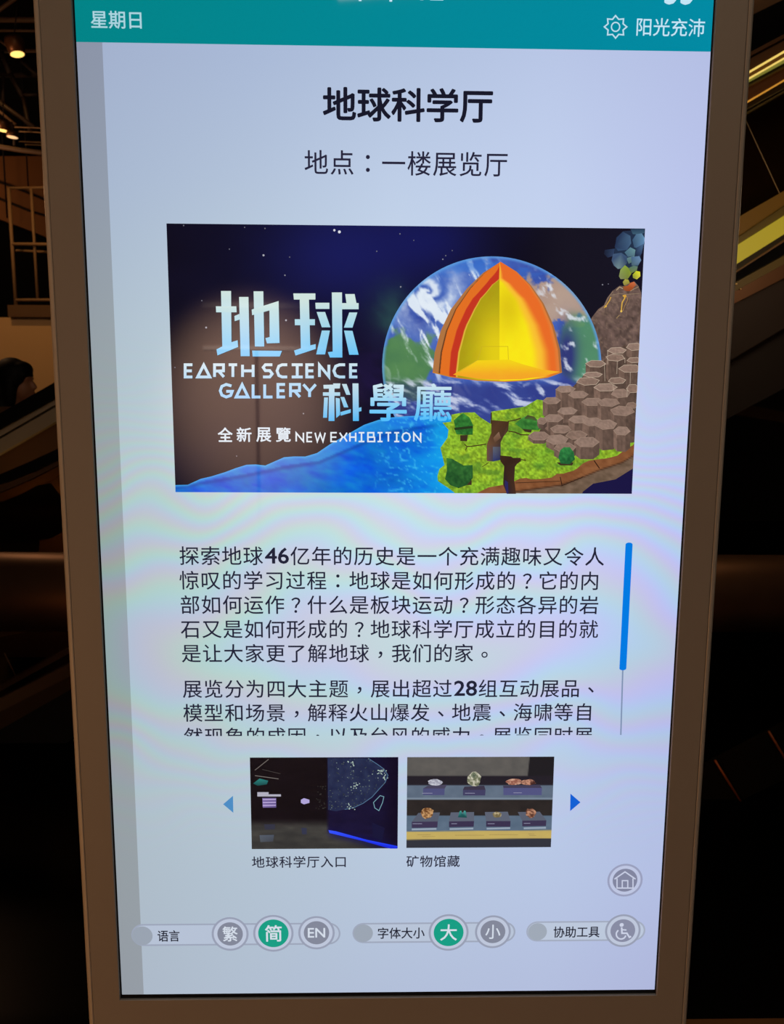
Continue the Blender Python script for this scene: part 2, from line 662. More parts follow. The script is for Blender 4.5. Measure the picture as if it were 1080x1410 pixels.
# ================================================================== THE KIOSK
KIOSK = thing('display_kiosk', 'freestanding tall information display in a silver frame with lit gallery page on its screen', 'information display', (0, 0.03, 0))
m_frame = mat('silver_painted_frame', (168, 160, 150), 0.42, noise=(30, 0.02), bump=(900, 0.04))
m_trim = mat('brushed_edge_trim', (205, 195, 182), 0.35, noise=(30, 0.02))
m_rim = mat('black_screen_rim', (5, 4, 6), 0.3)
ZB = ZH - 1.1237                                   # lower edge of the lit area
ZT = ZH + 0.0869                                   # upper edge of the lit area
XL, XR = -W_SCR / 2, W_SCR / 2
def ringmesh(name, loops, m, parent, close_back=False):
    """nested rectangular loops (x0, x1, z0, z1, y) bridged in order"""
    v, f = [], []
    for (x0, x1, z0, z1, y) in loops:
        v += [(x0, y, z0), (x1, y, z0), (x1, y, z1), (x0, y, z1)]
    for k in range(len(loops) - 1):
        for i in range(4):
            j = (i + 1) % 4
            f.append((4 * k + i, 4 * k + j, 4 * k + 4 + j, 4 * k + 4 + i))
    if close_back:
        n = 4 * (len(loops) - 1)
        f.append((n, n + 1, n + 2, n + 3))
    return mesh_from(name, v, f, parent, m)
RIMW, RIMB = 0.0020, 0.0056
fo_l = S(55, 0).x
ou_l = S(44, 0).x
fo_r = S(1030, 0).x
ou_r = S(1041, 0).x
FZ0, FZ1 = 0.06, ZT + (fo_r - XR)
yF = -0.0030
ringmesh('housing', [(XL - RIMW, XR + RIMW, ZB - RIMB, ZT + RIMW, 0.004), (XL - RIMW, XR + RIMW, ZB - RIMB, ZT + RIMW, yF + 0.0006),
                     (XL - RIMW - 0.0006, XR + RIMW + 0.0006, ZB - RIMB - 0.0006, ZT + RIMW + 0.0006, yF),
                     (fo_l + 0.0006, fo_r - 0.0006, FZ0, FZ1, yF), (fo_l, fo_r, FZ0 - 0.0006, FZ1 + 0.0006, yF + 0.0008),
                     (fo_l, fo_r, FZ0 - 0.0006, FZ1 + 0.0006, 0.004)], m_frame, KIOSK)
tw = fo_l - ou_l
ringmesh('edge_trim', [(fo_l - 0.0004, fo_r + 0.0004, FZ0 - 0.001, FZ1 + 0.001, 0.003), (fo_l - 0.0008, fo_r + 0.0008, FZ0 - 0.0014, FZ1 + 0.0014, yF + 0.0012),
                       (fo_l - 0.0016, fo_r + 0.0016, FZ0 - 0.002, FZ1 + 0.002, yF + 0.0006),
                       (fo_l - 0.6 * tw, fo_r + 0.6 * tw, FZ0 - 0.6 * tw, FZ1 + 0.6 * tw, yF + 0.0018),
                       (ou_l + 0.001, ou_r - 0.001, FZ0 - tw + 0.001, FZ1 + tw - 0.001, yF + 0.0045),
                       (ou_l, ou_r, FZ0 - tw, FZ1 + tw, yF + 0.0065), (ou_l, ou_r, FZ0 - tw, FZ1 + tw, 0.05)], m_trim, KIOSK)
ringmesh('back_cover', [(ou_l, ou_r, FZ0 - tw, FZ1 + tw, 0.05), (ou_l + 0.02, ou_r - 0.02, FZ0 - tw, FZ1, 0.075), (ou_l + 0.04, ou_r - 0.04, FZ0, FZ1 - 0.03, 0.08)],
         mat('dark_back_cover', (40, 38, 36), 0.5), KIOSK, True)
box('base_plate', (ou_l - 0.03, -0.14, 0.0), (ou_r + 0.03, 0.26, 0.02), m_frame, KIOSK, 0.003)
box('plinth', (ou_l + 0.03, 0.0, 0.02), (ou_r - 0.03, 0.07, FZ0 - tw + 0.002), mat('dark_back_cover', (40, 38, 36), 0.5), KIOSK)
ringmesh('screen_rim', [(XL - 0.0035, XR + 0.0035, ZB - 0.0065, ZT + 0.0035, 0.0006), (XL, XR, ZB, ZT, 0.0003)], m_rim, KIOSK)

# ---- lit background of the page
def W2px(x, z):
    d = M3.transposed() @ (Vector((x, 0, z)) - CAM)
    return (540 + FPX * d.x / -d.z, 705 - FPX * d.y / -d.z)
GX = [100, 330, 540, 760, 990]
GY = [60, 250, 450, 650, 800, 1000, 1200, 1370]
BG = np.array([                                     # rows of page tint with viewing-angle falloff painted in, left to right
    [(162, 176, 204), (168, 184, 214), (176, 192, 221), (184, 198, 230), (180, 190, 228)],
    [(166, 182, 206), (178, 194, 217), (190, 206, 231), (194, 208, 238), (185, 194, 234)],
    [(172, 188, 202), (190, 208, 220), (202, 219, 237), (200, 214, 241), (188, 196, 238)],
    [(175, 194, 199), (194, 214, 219), (205, 223, 236), (202, 217, 241), (188, 199, 240)],
    [(173, 191, 199), (190, 210, 218), (199, 217, 234), (197, 213, 238), (182, 195, 232)],
    [(172, 188, 197), (185, 203, 213), (190, 208, 229), (189, 204, 234), (176, 188, 228)],
    [(171, 185, 196), (178, 194, 209), (184, 200, 222), (184, 199, 229), (177, 187, 227)],
    [(170, 182, 196), (176, 190, 208), (178, 191, 217), (179, 190, 222), (172, 178, 218)]], float)
def page(x, y):
    x = np.clip(np.asarray(x, float), GX[0], GX[-1])
    y = np.clip(np.asarray(y, float), GY[0], GY[-1])
    i = np.clip(np.searchsorted(GX, x) - 1, 0, len(GX) - 2)
    j = np.clip(np.searchsorted(GY, y) - 1, 0, len(GY) - 2)
    gx = np.array(GX)
    gy = np.array(GY)
    tx = (x - gx[i]) / (gx[i + 1] - gx[i])
    ty = (y - gy[j]) / (gy[j + 1] - gy[j])
    c_ = (BG[j, i] * (1 - tx)[:, None] + BG[j, i + 1] * tx[:, None]) * (1 - ty)[:, None] + (BG[j + 1, i] * (1 - tx)[:, None] + BG[j + 1, i + 1] * tx[:, None]) * ty[:, None]
    return c_[:, 0], c_[:, 1], c_[:, 2]
def quad(x0, x1, z0, z1):
    return [W2px(x0, z1), W2px(x1, z1), W2px(x1, z0), W2px(x0, z0)]
Flat(0).paint(quad(XL, XR, ZB, ZT), page, 24).build('screen_panel', KIOSK, PIX_BG)
xs1 = (S(142, 60).x + S(197, 1368).x) / 2
strip = lambda x, y: tuple(c_ * k for c_, k in zip(page(x, y), (0.86, 0.84, 0.82)))
Flat(1).paint(quad(XL, xs1, ZB, ZH), strip, 20).build('page_side_strip', KIOSK, PIX_BG)

# ---- header
def header_col(x, y):
    t = np.clip((np.asarray(x) - 100) / 880, 0, 1)
    return 0 + 0 * t, 132 + 6 * t, 135 + 28 * t
hb = Flat(1).paint(quad(XL, XR, ZH, ZT), header_col, 24).build('header_bar', KIOSK)
HC = (190, 222, 238)
Flat(2).glyphs('星期日', 125, 195, 15, 39.5, (165, 205, 215), 0.012).build('weekday_text', hb)
Flat(2).glyphs('阳光充沛', 877, 971, 25, 50, HC, 0.006).build('weather_text', hb)
Flat(2).glyphs('下午 12', 478, 611, -31, 2.4, HC, 0.008).build('time_text', hb)
Flat(2).glyphs('33', 916, 956, -36, 6.5, HC, 0.02).build('temperature_text', hb)
f = Flat(2)
pts = []
for i in range(16):
    r = 15.5 if i % 2 == 0 else 11.2
    t = 2 * math.pi * (i + 0.0) / 16
    pts.append((848 + r * math.sin(t), 37 - r * math.cos(t)))
f.stroke(pts, 1.9, HC, closed=True)
f.circle(848, 37, 6.6, HC, 4.9)
f.build('sun_icon', hb)

# ---- title
INK = (24, 24, 40)
INK2 = (38, 36, 58)
Flat(1).glyphs('地球科学厅', 444.5, 679, 120.5, 168, INK, 0.022).build('title_text', KIOSK)
f = Flat(1)
f.row([('地点：一楼展览厅', 8, 0)], 418.5, 35.55, 224, INK2)
f.build('location_text', KIOSK)

# ---- body text
rows = [(246.3, 29.38, 765.8, [('探索地球', 4, 0), ('46', 1.22, 0.017), ('亿年的历史是一个充满趣味又令人', 15, 0)]),
        (246.6, 29.34, 799.6, [('惊叹的学习过程：地球是如何形成的？它的内', 20, 0)]),
        (247.6, 29.24, 833.2, [('部如何运作？什么是板块运动？形态各异的岩', 20, 0)]),
        (248.4, 29.16, 866.8, [('石又是如何形成的？地球科学厅成立的目的就', 20, 0)]),
        (249.4, 29.08, 900.2, [('是让大家更了解地球，我们的家。', 15, 0)]),
        (251.0, 28.90, 949.2, [('展览分为四大主题，展出超过', 13, 0), ('28', 1.2, 0.017), ('组互动展品、', 6, 0)]),
        (251.8, 28.65, 982.2, [('模型和场景，解释火山爆发、地震、海啸等自', 20, 0)]),
        (252.6, 28.58, 1015.0, [('然现象的成因，以及台风的威力。展览同时展', 20, 0)])]
for k, (xl, pitch, ym, runs) in enumerate(rows):
    f = Flat(1)
    f.row(runs, xl, pitch, ym, (34, 34, 54), cut=1013.6 if k == 7 else None)
    f.build('text_line', KIOSK)

# ---- scroll bar
f = Flat(1)
f.stroke([(861.6, 800), (855.2, 1012)], 2.0, (128, 146, 178))
sb = f.build('scroll_track', KIOSK)
xc = S(862.3, 835).x
f = Flat(2)
za, zb_ = S(862, 747).z, S(862, 923).z
r = 0.0042
px_ = []
for i in range(9):
    t = math.pi * i / 8
    px_.append(W2px(xc + r * math.cos(t), za - 0.0024 + 0.0024 * math.sin(t)))
for i in range(9):
    t = math.pi + math.pi * i / 8
    px_.append(W2px(xc + r * math.cos(t), zb_ + 0.0024 + 0.0024 * math.sin(t)))
f.poly(px_, (0, 122, 226))
f.build('scroll_thumb', sb)

# ---- the large picture
def quad_rect(x0, y0, x1, y1):
    """upright rectangle of the page given by pixels of its left, right, top and bottom middles"""
    xm, ym = (x0 + x1) / 2, (y0 + y1) / 2
    return quad(S(x0, ym).x, S(x1, ym).x, S(xm, y1).z, S(xm, y0).z)
PQ = quad_rect(235.6, 311.2, 879.6, 678.8)
def in_poster(pts):
    """cut an outline to the picture's edge"""
    x0, x1, y0, y1 = [0] * 4
    q = [tuple((S(x, y).x, S(x, y).z)) for x, y in pts]
    a, b = S(235.6, 495), S(879.6, 495)
    t, u = S(557, 311.2), S(557, 678.8)
    for ax, v, less in ((0, a.x, False), (0, b.x, True), (1, u.z, False), (1, t.z, True)):
        q = clip(q, ax, v, less)
    return [W2px(x, z) for x, z in q]
def sky(x, y):
    n = fbm(x / 90, y / 70, 5)
    t = np.exp(-(((x - 480) / 130) ** 2 + ((y - 350) / 90) ** 2))
    base = (12 + 6 * n, 10 + 6 * n, 22 + 16 * n)
    c_ = mixc(base, (26, 30, 100), 0.8 * t)
    t2 = np.exp(-(((x - 590) / 80) ** 2 + ((y - 330) / 50) ** 2))
    c_ = mixc(c_, (22, 26, 96), 0.7 * t2)
    g = np.exp(-(((x - 538) / 26) ** 2 + ((y - 432) / 34) ** 2)) * (0.35 + 0.9 * fbm(x / 12, y / 16, 9))
    c_ = mixc(c_, (48, 92, 84), np.clip(0.8 * g, 0, 1))
    b = np.exp(-(((x - 520) / 40) ** 2 + ((y - 520) / 60) ** 2)) * fbm(x / 18, y / 20, 11)
    c_ = mixc(c_, (40, 26, 80), np.clip(b, 0, 1))
    r_ = ss(700, 790, x) * (1 - ss(440, 520, y))
    c_ = mixc(c_, (26, 24, 36), 0.6 * r_)
    return c_
PO = Flat(1).paint(PQ, sky, 7).build('poster_picture', KIOSK)
random.seed(4)
for x, y, r, b in [(460.6, 317, 1.6, 235), (467.5, 319.3, 2.0, 245), (363, 351.5, 1.4, 190), (392.5, 379, 1.1, 140), (316, 343, 0.9, 110), (284, 451, 1.3, 180), (394, 441, 1.3, 190), (278, 414, 0.9, 120), (552, 395, 1.1, 150), (551, 322, 0.9, 130), (519, 346, 0.9, 120), (399, 354, 0.9, 110), (365, 314.5, 0.9, 120), (253, 310.5, 0.9, 120), (337, 313, 0.8, 120), (418, 569.5, 1.0, 160), (326, 628, 0.9, 130), (610, 357, 1.0, 140), (614, 352, 0.9, 120), (623, 345, 0.8, 110), (830, 392, 1.0, 140), (838, 391, 0.8, 110), (241, 506, 0.9, 120), (570, 331, 0.8, 110)]:
    Flat(2).circle(x, y, r, (b * 0.9, b * 0.9, min(255, b * 0.9 + 12)), seg=10).build('star', PO)

# volcano and smoke (behind the globe)
def z7(l): return [(790 + a / 8.81, 310 + b / 8.81) for a, b in l]
f = Flat(2.2)
f.poly(z7([(520, 150), (600, 75), (760, 60), (860, 60), (862, 230), (815, 380), (818, 430), (780, 500), (640, 560), (560, 530), (490, 480), (500, 300)]), (34, 48, 72))
f.poly(z7([(380, 300), (500, 285), (490, 370), (415, 395), (370, 350)]), [(30, 36, 58), (44, 62, 92), (48, 64, 96), (34, 42, 66), (26, 30, 48)])
f.poly(z7([(690, 45), (860, 45), (860, 95), (800, 112), (720, 110)]), [(36, 56, 82), (44, 66, 92), (60, 88, 112), (76, 104, 124), (60, 92, 112)])
f.poly(z7([(530, 150), (600, 80), (690, 130), (700, 220), (650, 300), (540, 312), (500, 260)]), [(38, 56, 88), (44, 62, 92), (66, 94, 124), (70, 100, 132), (56, 80, 112), (52, 78, 110), (34, 48, 78)])
f.poly(z7([(715, 180), (760, 110), (830, 100), (865, 160), (855, 230), (800, 290), (735, 268)]), [(56, 86, 116), (76, 108, 138), (92, 130, 160), (112, 158, 196), (92, 132, 172), (72, 102, 136), (56, 82, 110)])
f.poly(z7([(755, 280), (850, 225), (830, 340), (800, 380), (755, 350)]), [(36, 50, 78), (74, 104, 140), (52, 72, 104), (44, 60, 88), (38, 52, 80)])
f.poly(z7([(620, 330), (690, 268), (752, 300), (742, 372), (660, 385)]), [(74, 108, 128), (92, 132, 146), (104, 144, 150), (84, 116, 130), (70, 100, 120)])
f.poly(z7([(640, 400), (740, 372), (730, 440), (670, 468)]), [(92, 126, 134), (104, 140, 138), (84, 112, 112), (88, 116, 104)])
f.poly(z7([(480, 350), (580, 335), (650, 380), (650, 460), (600, 520), (540, 532), (490, 490), (462, 430)]), [(66, 88, 118), (62, 86, 118), (58, 80, 112), (52, 70, 100), (70, 92, 112), (112, 136, 140), (70, 92, 122), (58, 76, 108)])
f.poly(z7([(700, 385), (800, 375), (822, 425), (785, 490), (705, 490)]), [(70, 98, 134), (98, 132, 170), (104, 134, 168), (72, 98, 124), (74, 98, 106)])
f.poly(z7([(670, 520), (730, 490), (780, 500), (770, 550), (700, 585)]), [(92, 118, 80), (84, 116, 110), (96, 124, 108), (98, 120, 72), (110, 128, 60)])
f.poly(z7([(570, 540), (625, 485), (668, 520), (702, 590), (660, 652), (572, 655), (552, 620)]), [(144, 160, 88), (138, 164, 60), (128, 150, 52), (138, 150, 52), (118, 128, 58), (132, 138, 96), (130, 140, 86)])
f.poly(z7([(718, 600), (760, 555), (808, 565), (812, 620), (770, 658), (722, 640)]), [(160, 170, 40), (206, 210, 44), (226, 226, 40), (214, 206, 60), (196, 190, 60), (130, 136, 56)])
f.poly(z7([(598, 690), (625, 655), (665, 660), (684, 700), (650, 735), (612, 730)]), [(150, 146, 70), (178, 172, 74), (172, 164, 60), (150, 138, 52), (140, 124, 56), (140, 130, 66)])
f.build('smoke_cloud', PO)
VOL = z7([(150, 1260), (230, 1110), (300, 1020), (370, 970), (410, 880), (470, 800), (560, 735), (610, 740), (690, 700), (740, 685), (790, 740), (820, 820), (835, 1000), (830, 1420), (800, 1760), (150, 1760)])
def vol_col(x, y):
    n = fbm(x / 5, y / 6, 21, 4)
    m = fbm(x / 16, y / 14, 23)
    k = 0.55 + 0.75 * n
    c_ = (100 * k + 14 * m, 80 * k + 12 * m, 74 * k + 10 * m)
    rid = np.exp(-((fbm(x / 7, y / 9, 31) - 0.5) / 0.03) ** 2)
    return mixc(c_, (150, 124, 104), 0.45 * rid)
f = Flat(3)
f.paint(in_poster(VOL), vol_col, 1.6)
f.poly(z7([(600, 745), (660, 735), (690, 700), (735, 685), (760, 725), (720, 770), (700, 800), (640, 800), (610, 790)]), [(150, 90, 40), (176, 84, 40), (186, 90, 50), (206, 110, 70), (176, 96, 60), (160, 76, 36), (150, 66, 30), (140, 60, 30), (140, 80, 50)])
for ln, wd, col in (([(455, 870), (440, 910), (390, 985), (370, 1005)], 1.3, (206, 160, 70)), ([(600, 850), (625, 880), (590, 940), (580, 1045)], 1.5, (216, 170, 70)), ([(640, 860), (660, 900), (620, 980), (600, 1040)], 0.7, (170, 130, 80)),
                    ([(520, 790), (560, 750), (600, 770)], 0.9, (190, 166, 130)), ([(450, 850), (560, 830), (640, 840), (800, 830)], 0.6, (150, 128, 104)), ([(690, 800), (740, 770), (790, 750)], 0.8, (170, 140, 110)),
                    ([(690, 880), (670, 950), (640, 1010)], 0.5, (136, 110, 90)), ([(560, 1090), (520, 1130)], 0.7, (170, 140, 90)), ([(310, 1040), (380, 975), (420, 880), (480, 805)], 0.7, (150, 126, 104))):
    f.stroke(z7(ln), wd, col)
f.circle(790 + 580 / 8.81, 310 + 1045 / 8.81, 1.5, (230, 190, 90), seg=12)
f.circle(790 + 625 / 8.81, 310 + 860 / 8.81, 1.9, (214, 160, 60), seg=12)
f.circle(790 + 392 / 8.81, 310 + 985 / 8.81, 1.5, (216, 170, 70), seg=12)
f.build('volcano', PO)

# globe
GCX, GCY, GR = 677.5, 504.0, 151.0
GLOBE = [(GCX + GR * math.cos(2 * math.pi * i / 120), GCY + GR * math.sin(2 * math.pi * i / 120)) for i in range(120)]
def globe_col(x, y):
    u, v = (x - GCX) / GR, (y - GCY) / GR
    r = np.sqrt(np.clip(u * u + v * v, 0, 1))
    n = fbm(x / 34, y / 34, 41, 5)
    c_ = (46 + 38 * n, 62 + 64 * n, 148 + 60 * n)
    # land: forested lower left, drier continent upper right
    g1 = ss(0.47, 0.56, 0.62 * fbm(x / 22, y / 22, 43, 5) + 0.75 * np.exp(-(((x - 552) / 52) ** 2 + ((y - 502) / 46) ** 2)) - 0.1)
    c_ = mixc(c_, (58 + 40 * n, 108 + 40 * n, 74), 0.92 * g1)
    a = np.exp(-(((x - 772) / 58) ** 2 + ((y - 408) / 48) ** 2))
    a2 = np.exp(-(((x - 800) / 34) ** 2 + ((y - 478) / 60) ** 2))
    sand = ss(0.48, 0.62, a + 0.9 * (fbm(x / 14, y / 14, 63) - 0.5))
    c_ = mixc(c_, (172 + 20 * n, 140 + 26 * n, 124 + 20 * n), 0.95 * sand)
    green = ss(0.42, 0.62, a2 + 0.4 * (n - 0.5)) * ss(415, 450, y)
    c_ = mixc(c_, (84, 138 + 10 * n, 96), 0.9 * green)
    sea2 = np.exp(-(((x - 781) / 14) ** 2 + ((y - 490) / 40) ** 2))
    c_ = mixc(c_, (46, 48, 120), np.clip(1.1 * sea2, 0, 0.9))
    # storm: spiral arms round its eye
    dx, dy = x - 589, (y - 404) * 1.1
    rr = np.sqrt(dx * dx + dy * dy) + 1e-6
    th = np.arctan2(dy, dx)
    arm = 0.5 + 0.5 * np.sin(2 * th + 5.2 * np.log(rr + 3) + 2.2 * fbm(x / 9, y / 9, 47))
    st = arm * np.exp(-(rr / 46) ** 2) * ss(1.5, 4, rr) * (0.55 + 0.7 * fbm(x / 5, y / 5, 49))
    c_ = mixc(c_, (222, 232, 244), np.clip(1.25 * st, 0, 0.95))
    # long cloud streaks running down to the left
    sx = (x * 0.45 + y * 0.9)
    sy = (x * 0.9 - y * 0.45)
    warp = 14 * fbm(x / 30, y / 30, 51)
    sk = ss(0.50, 0.70, fbm((sy + warp) / 9, (sx + warp) / 46, 53, 5))
    zone = np.exp(-(((x - 600) / 62) ** 2 + ((y - 450) / 62) ** 2)) + 0.8 * np.exp(-(((x - 650) / 30) ** 2 + ((y - 375) / 18) ** 2))
    c_ = mixc(c_, (226, 236, 246), np.clip(2.2 * sk * zone, 0, 0.96))
    # clouds over the southern ocean below the cut
    s2 = ss(0.5, 0.72, fbm((x + warp) / 26, (y - 0.25 * x + warp) / 7.5, 57, 5)) * ss(515, 530, y) * (1 - ss(560, 576, y + 0.08 * (x - 660)))
    c_ = mixc(c_, (206, 212, 232), np.clip(0.95 * s2, 0, 0.9))
    c_ = mixc(c_, (40, 40, 108), 0.55 * ss(520, 535, y) * (1 - s2))
    s3 = ss(0.58, 0.74, fbm((x - 0.4 * y) / 10, (y + warp) / 12, 59, 5)) * ss(730, 750, x)
    c_ = mixc(c_, (220, 226, 236), np.clip(0.85 * s3, 0, 0.85))
    # top: bright blue sea and thin clouds
    tp = (1 - ss(362, 392, y)) * ss(0.4, 0.6, fbm(x / 20, y / 10, 61))
    c_ = mixc(c_, (52, 112, 206), 0.7 * tp)
    # thin bright air at the limb
    return mixc(c_, (96, 160, 224), 0.75 * ss(0.965, 0.995, r))
f = Flat(4)
f.paint(GLOBE, globe_col, 1.6)
f.build('globe', PO)

# cut-out wedge of the globe
def z2(l): return [(510 + a / 2.7, 300 + b / 2.7) for a, b in l]
L_ = z2([(232, 572), (240, 500), (262, 420), (300, 340), (360, 262), (420, 204), (485, 163)])
R_ = z2([(485, 163), (545, 200), (597, 250), (645, 318), (682, 400), (706, 490), (713, 572)])
B_ = z2([(660, 592), (580, 603), (500, 607), (400, 603), (300, 590)])
def curve_x(y, pts):
    p = sorted(pts, key=lambda q: q[1])
    return np.interp(y, [q[1] for q in p], [q[0] for q in p])
AX = 510 + 481 / 2.7
def cut_col(x, y):
    xl = curve_x(y, L_)
    xr = curve_x(y, R_)
    right = x >= AX
    t = np.where(right, (x - AX) / np.maximum(xr - AX, 1e-3), (AX - x) / np.maximum(AX - xl, 1e-3))
    n = fbm(x / 9, y / 9, 71)
    # lit right wall: yellow through orange to the thin crust
    T1_ = np.interp(y, [383, 390, 411, 447, 485], [0.0, 0.22, 0.48, 0.60, 0.66])
    c1 = (np.full_like(x, 250), 226 + 10 * n, np.full_like(x, 24))
    c1 = mixc(c1, (206, 176, 20), np.clip(np.exp(-((x - 700) / 20) ** 2 - ((y - 425) / 34) ** 2) * 0.6, 0, 1))
    c1 = mixc(c1, (248, 190, 50), ss(-0.16, 0.02, t - T1_))
    c1 = mixc(c1, (232, 108, 40), ss(0.0, 0.19, t - T1_))
    c1 = mixc(c1, (224, 124, 56), ss(0.88, 0.95, t))
    c1 = mixc(c1, (168, 108, 60), ss(0.955, 0.975, t))
    # left wall: bands of crust, mantle and core
    T0_ = np.interp(y, [384, 392, 411, 447, 485, 515], [0, 0.24, 0.46, 0.575, 0.62, 0.635])
    T2_ = np.interp(y, [363, 384, 411, 447, 485], [0.0, 0.42, 0.66, 0.72, 0.745])
    c2 = mixc((np.full_like(x, 172.0), 150 + 12 * n, np.full_like(x, 22.0)), (226, 204, 24), np.clip(ss(395, 480, y) * (1 - ss(0.05, 0.62, t)), 0, 1))
    c2 = mixc(c2, (226, 186, 64), ss(-0.015, 0.0, t - T0_))
    c2 = mixc(c2, (196, 54, 34), ss(0.008, 0.025, t - T0_))
    c2 = mixc(c2, (226, 112, 36), ss(-0.005, 0.015, t - T2_))
    c2 = mixc(c2, (96, 58, 34), ss(0.885, 0.89, t))
    c2 = mixc(c2, (176, 116, 66), ss(0.905, 0.912, t))
    return tuple(np.where(right, a, b) for a, b in zip(c1, c2))
f = Flat(5)
f.paint(L_ + R_[1:] + B_, cut_col, 0.6)
def floor_col(x, y):
    t = ss(494, 520, y)
    n = fbm(x / 10, y / 5, 73)
    return (np.full_like(x, 244), 206 - 44 * t + 10 * n, 26 + 14 * t)
f.paint(z2([(308, 583), (396, 530), (515, 527), (570, 545), (640, 564), (706, 572), (640, 590), (560, 600), (480, 602), (400, 598)]), floor_col, 2.0)
f.stroke(z2([(232, 574), (300, 591), (400, 604), (500, 608), (580, 604), (660, 593), (713, 573)]), 1.4, (200, 128, 44))
f.stroke(z2([(415, 478), (512, 478), (514, 527)]), 0.8, (206, 180, 30))
f.stroke(z2([(415, 478), (400, 528), (330, 573)]), 0.7, (200, 176, 40))
f.build('globe_cutaway', PO)

# sea
SEA = [(241, 668), (258.6, 667.5), (276.4, 659.4), (291, 656), (310.5, 650), (325, 644.5), (339.6, 640), (352, 639.5), (365.5, 641), (379, 635), (391.5, 629.6), (405, 628.5), (420.6, 628.6), (436.8, 623.8), (456, 610.8), (479, 597.8), (501.6, 585), (521, 578.4), (537, 575), (560, 573), (590, 572), (622, 575), (640, 590), (640, 682), (236, 682)]
ridge = lambda x: np.interp(x, [242, 300, 340, 392, 440, 500, 540, 620], [669, 659, 652, 641, 634, 608, 592, 580])
def sea_col(x, y):
    n = fbm((x + 0.6 * y) / 26, (y - 0.3 * x) / 9, 81, 5)
    m = fbm(x / 40, y / 30, 83)
    top = np.interp(x, [q[0] for q in SEA[:22]], [q[1] for q in SEA[:22]])
    c_ = (4 + 18 * n, 70 + 70 * n, 186 + 60 * m)
    br = ss(520, 600, x) * ss(600, 640, y)
    c_ = mixc(c_, (14, 150, 238), np.clip(br * (0.25 + 0.8 * n), 0, 0.9))
    up = (y < ridge(x)).astype(float)
    c_ = mixc(c_, (26 + 30 * n, 116 + 50 * n, 226), 0.55 * up)
    c_ = mixc(c_, (10, 56, 150), 0.5 * np.exp(-((y - ridge(x) - 3) / 2.5) ** 2))
    c_ = mixc(c_, (86, 190, 244), 0.6 * np.exp(-((y - top) / 2.2) ** 2))
    ca = np.exp(-((fbm(x / 17, y / 9, 87, 3) - 0.5) / 0.022) ** 2) * ss(480, 560, x)
    c_ = mixc(c_, (80, 206, 244), np.clip(0.6 * ca, 0, 1))
    shore = ss(575, 612, x) * fbm(x / 14, y / 14, 89)
    return mixc(c_, (22, 176, 232), np.clip(shore, 0, 0.85))
Flat(6).paint(in_poster(SEA), sea_col, 2.0).build('sea', PO)

# land
def z8(l): return [(590 + a / 7.2, 550 + b / 7.2) for a, b in l]
def z6(l): return [(710 + a / 6.0, 460 + b / 6.0) for a, b in l]
GRASS = z8([(230, 150), (340, 130), (460, 128), (520, 180), (615, 240), (625, 120), (960, 70), (1080, 0), (1150, 10)]) + [(760, 560), (820, 560), (884, 560), (884, 622), (840, 640), (800, 655), (740, 672), (700, 690), (620, 690)] + z8([(260, 925), (200, 880), (95, 810), (90, 760), (110, 690), (160, 650), (120, 480), (190, 380), (200, 300), (140, 230), (225, 222)])
def grass_col(x, y):
    n = fbm(x / 2.6, y / 2.6, 91, 3)
    m = fbm(x / 22, y / 16, 93)
    k = 0.62 + 0.75 * n
    c_ = ((112 + 46 * m) * k, (162 + 24 * m) * k, 44 * k)
    d = ss(0.56, 0.78, fbm(x / 14, y / 10, 95))
    c_ = mixc(c_, (70, 118, 42), 0.5 * d)
    return c_
f = Flat(7)
f.paint(in_poster(GRASS), grass_col, 1.5)
f.build('grassland', PO)
f = Flat(8)
f.poly(in_poster([(886, 612), (886, 640), (872, 645), (848, 660), (817, 666), (803, 677), (795, 684), (886, 684)]), (26, 22, 66))
EARTH = [(873, 611), (872, 613), (860, 620), (850, 627.5), (836, 631), (823, 632.5), (812, 634), (803, 638), (795, 645), (790, 648), (776, 652), (767, 652.5), (760, 657.5), (745, 659.5), (732, 660), (725, 658), (716, 659), (709, 662.5), (700, 666), (691, 668), (673, 671), (657, 679), (650, 684), (800, 684), (803, 677), (817, 666), (848, 660), (872, 645), (884, 636), (884, 606)]
def earth_col(x, y):
    n = fbm(x / 8, y / 5, 101, 4)
    low = np.interp(x, [650, 710, 773, 803, 827, 857, 875], [690, 677, 668, 657, 647, 637, 626])
    c_ = (112 + 40 * n, 66 + 34 * n, 38 + 26 * n)
    lo = ss(-1, 1, y - low)
    c_ = mixc(c_, (84 + 50 * n, 70 + 42 * n, 56 + 40 * n), 0.9 * lo)
    return mixc(c_, (52, 30, 20), 0.7 * np.exp(-((y - low) / 1.2) ** 2))
f.paint(in_poster(EARTH), earth_col, 2.0)
for ln, wd in (([(650, 1045), (695, 1110)], 1.4), ([(370, 1180), (385, 1250)], 1.2), ([(0, 1230), (370, 1215)], 0.8), ([(380, 1255), (560, 1180)], 1.0)):
    f.stroke(z6(ln), wd, (48, 28, 20))
f.build('earth_edge', PO)
f = Flat(9)
f.poly(z8([(625, 205), (720, 212), (800, 220), (792, 310), (745, 370), (718, 425), (718, 600), (640, 615), (580, 610), (580, 450), (590, 420), (625, 330)]), [(72, 50, 32), (80, 54, 36), (70, 46, 30), (66, 44, 32), (90, 66, 50), (70, 52, 42), (58, 50, 52), (60, 62, 84), (106, 76, 58), (112, 78, 54), (100, 68, 46), (84, 58, 38)])
f.poly(z8([(640, 470), (716, 470), (716, 600), (642, 615)]), [(96, 100, 112), (72, 72, 84), (34, 40, 88), (48, 58, 110)])
f.poly(z8([(645, 380), (700, 320), (720, 380), (660, 430)]), [(120, 88, 68), (134, 104, 84), (110, 80, 60), (92, 66, 50)])
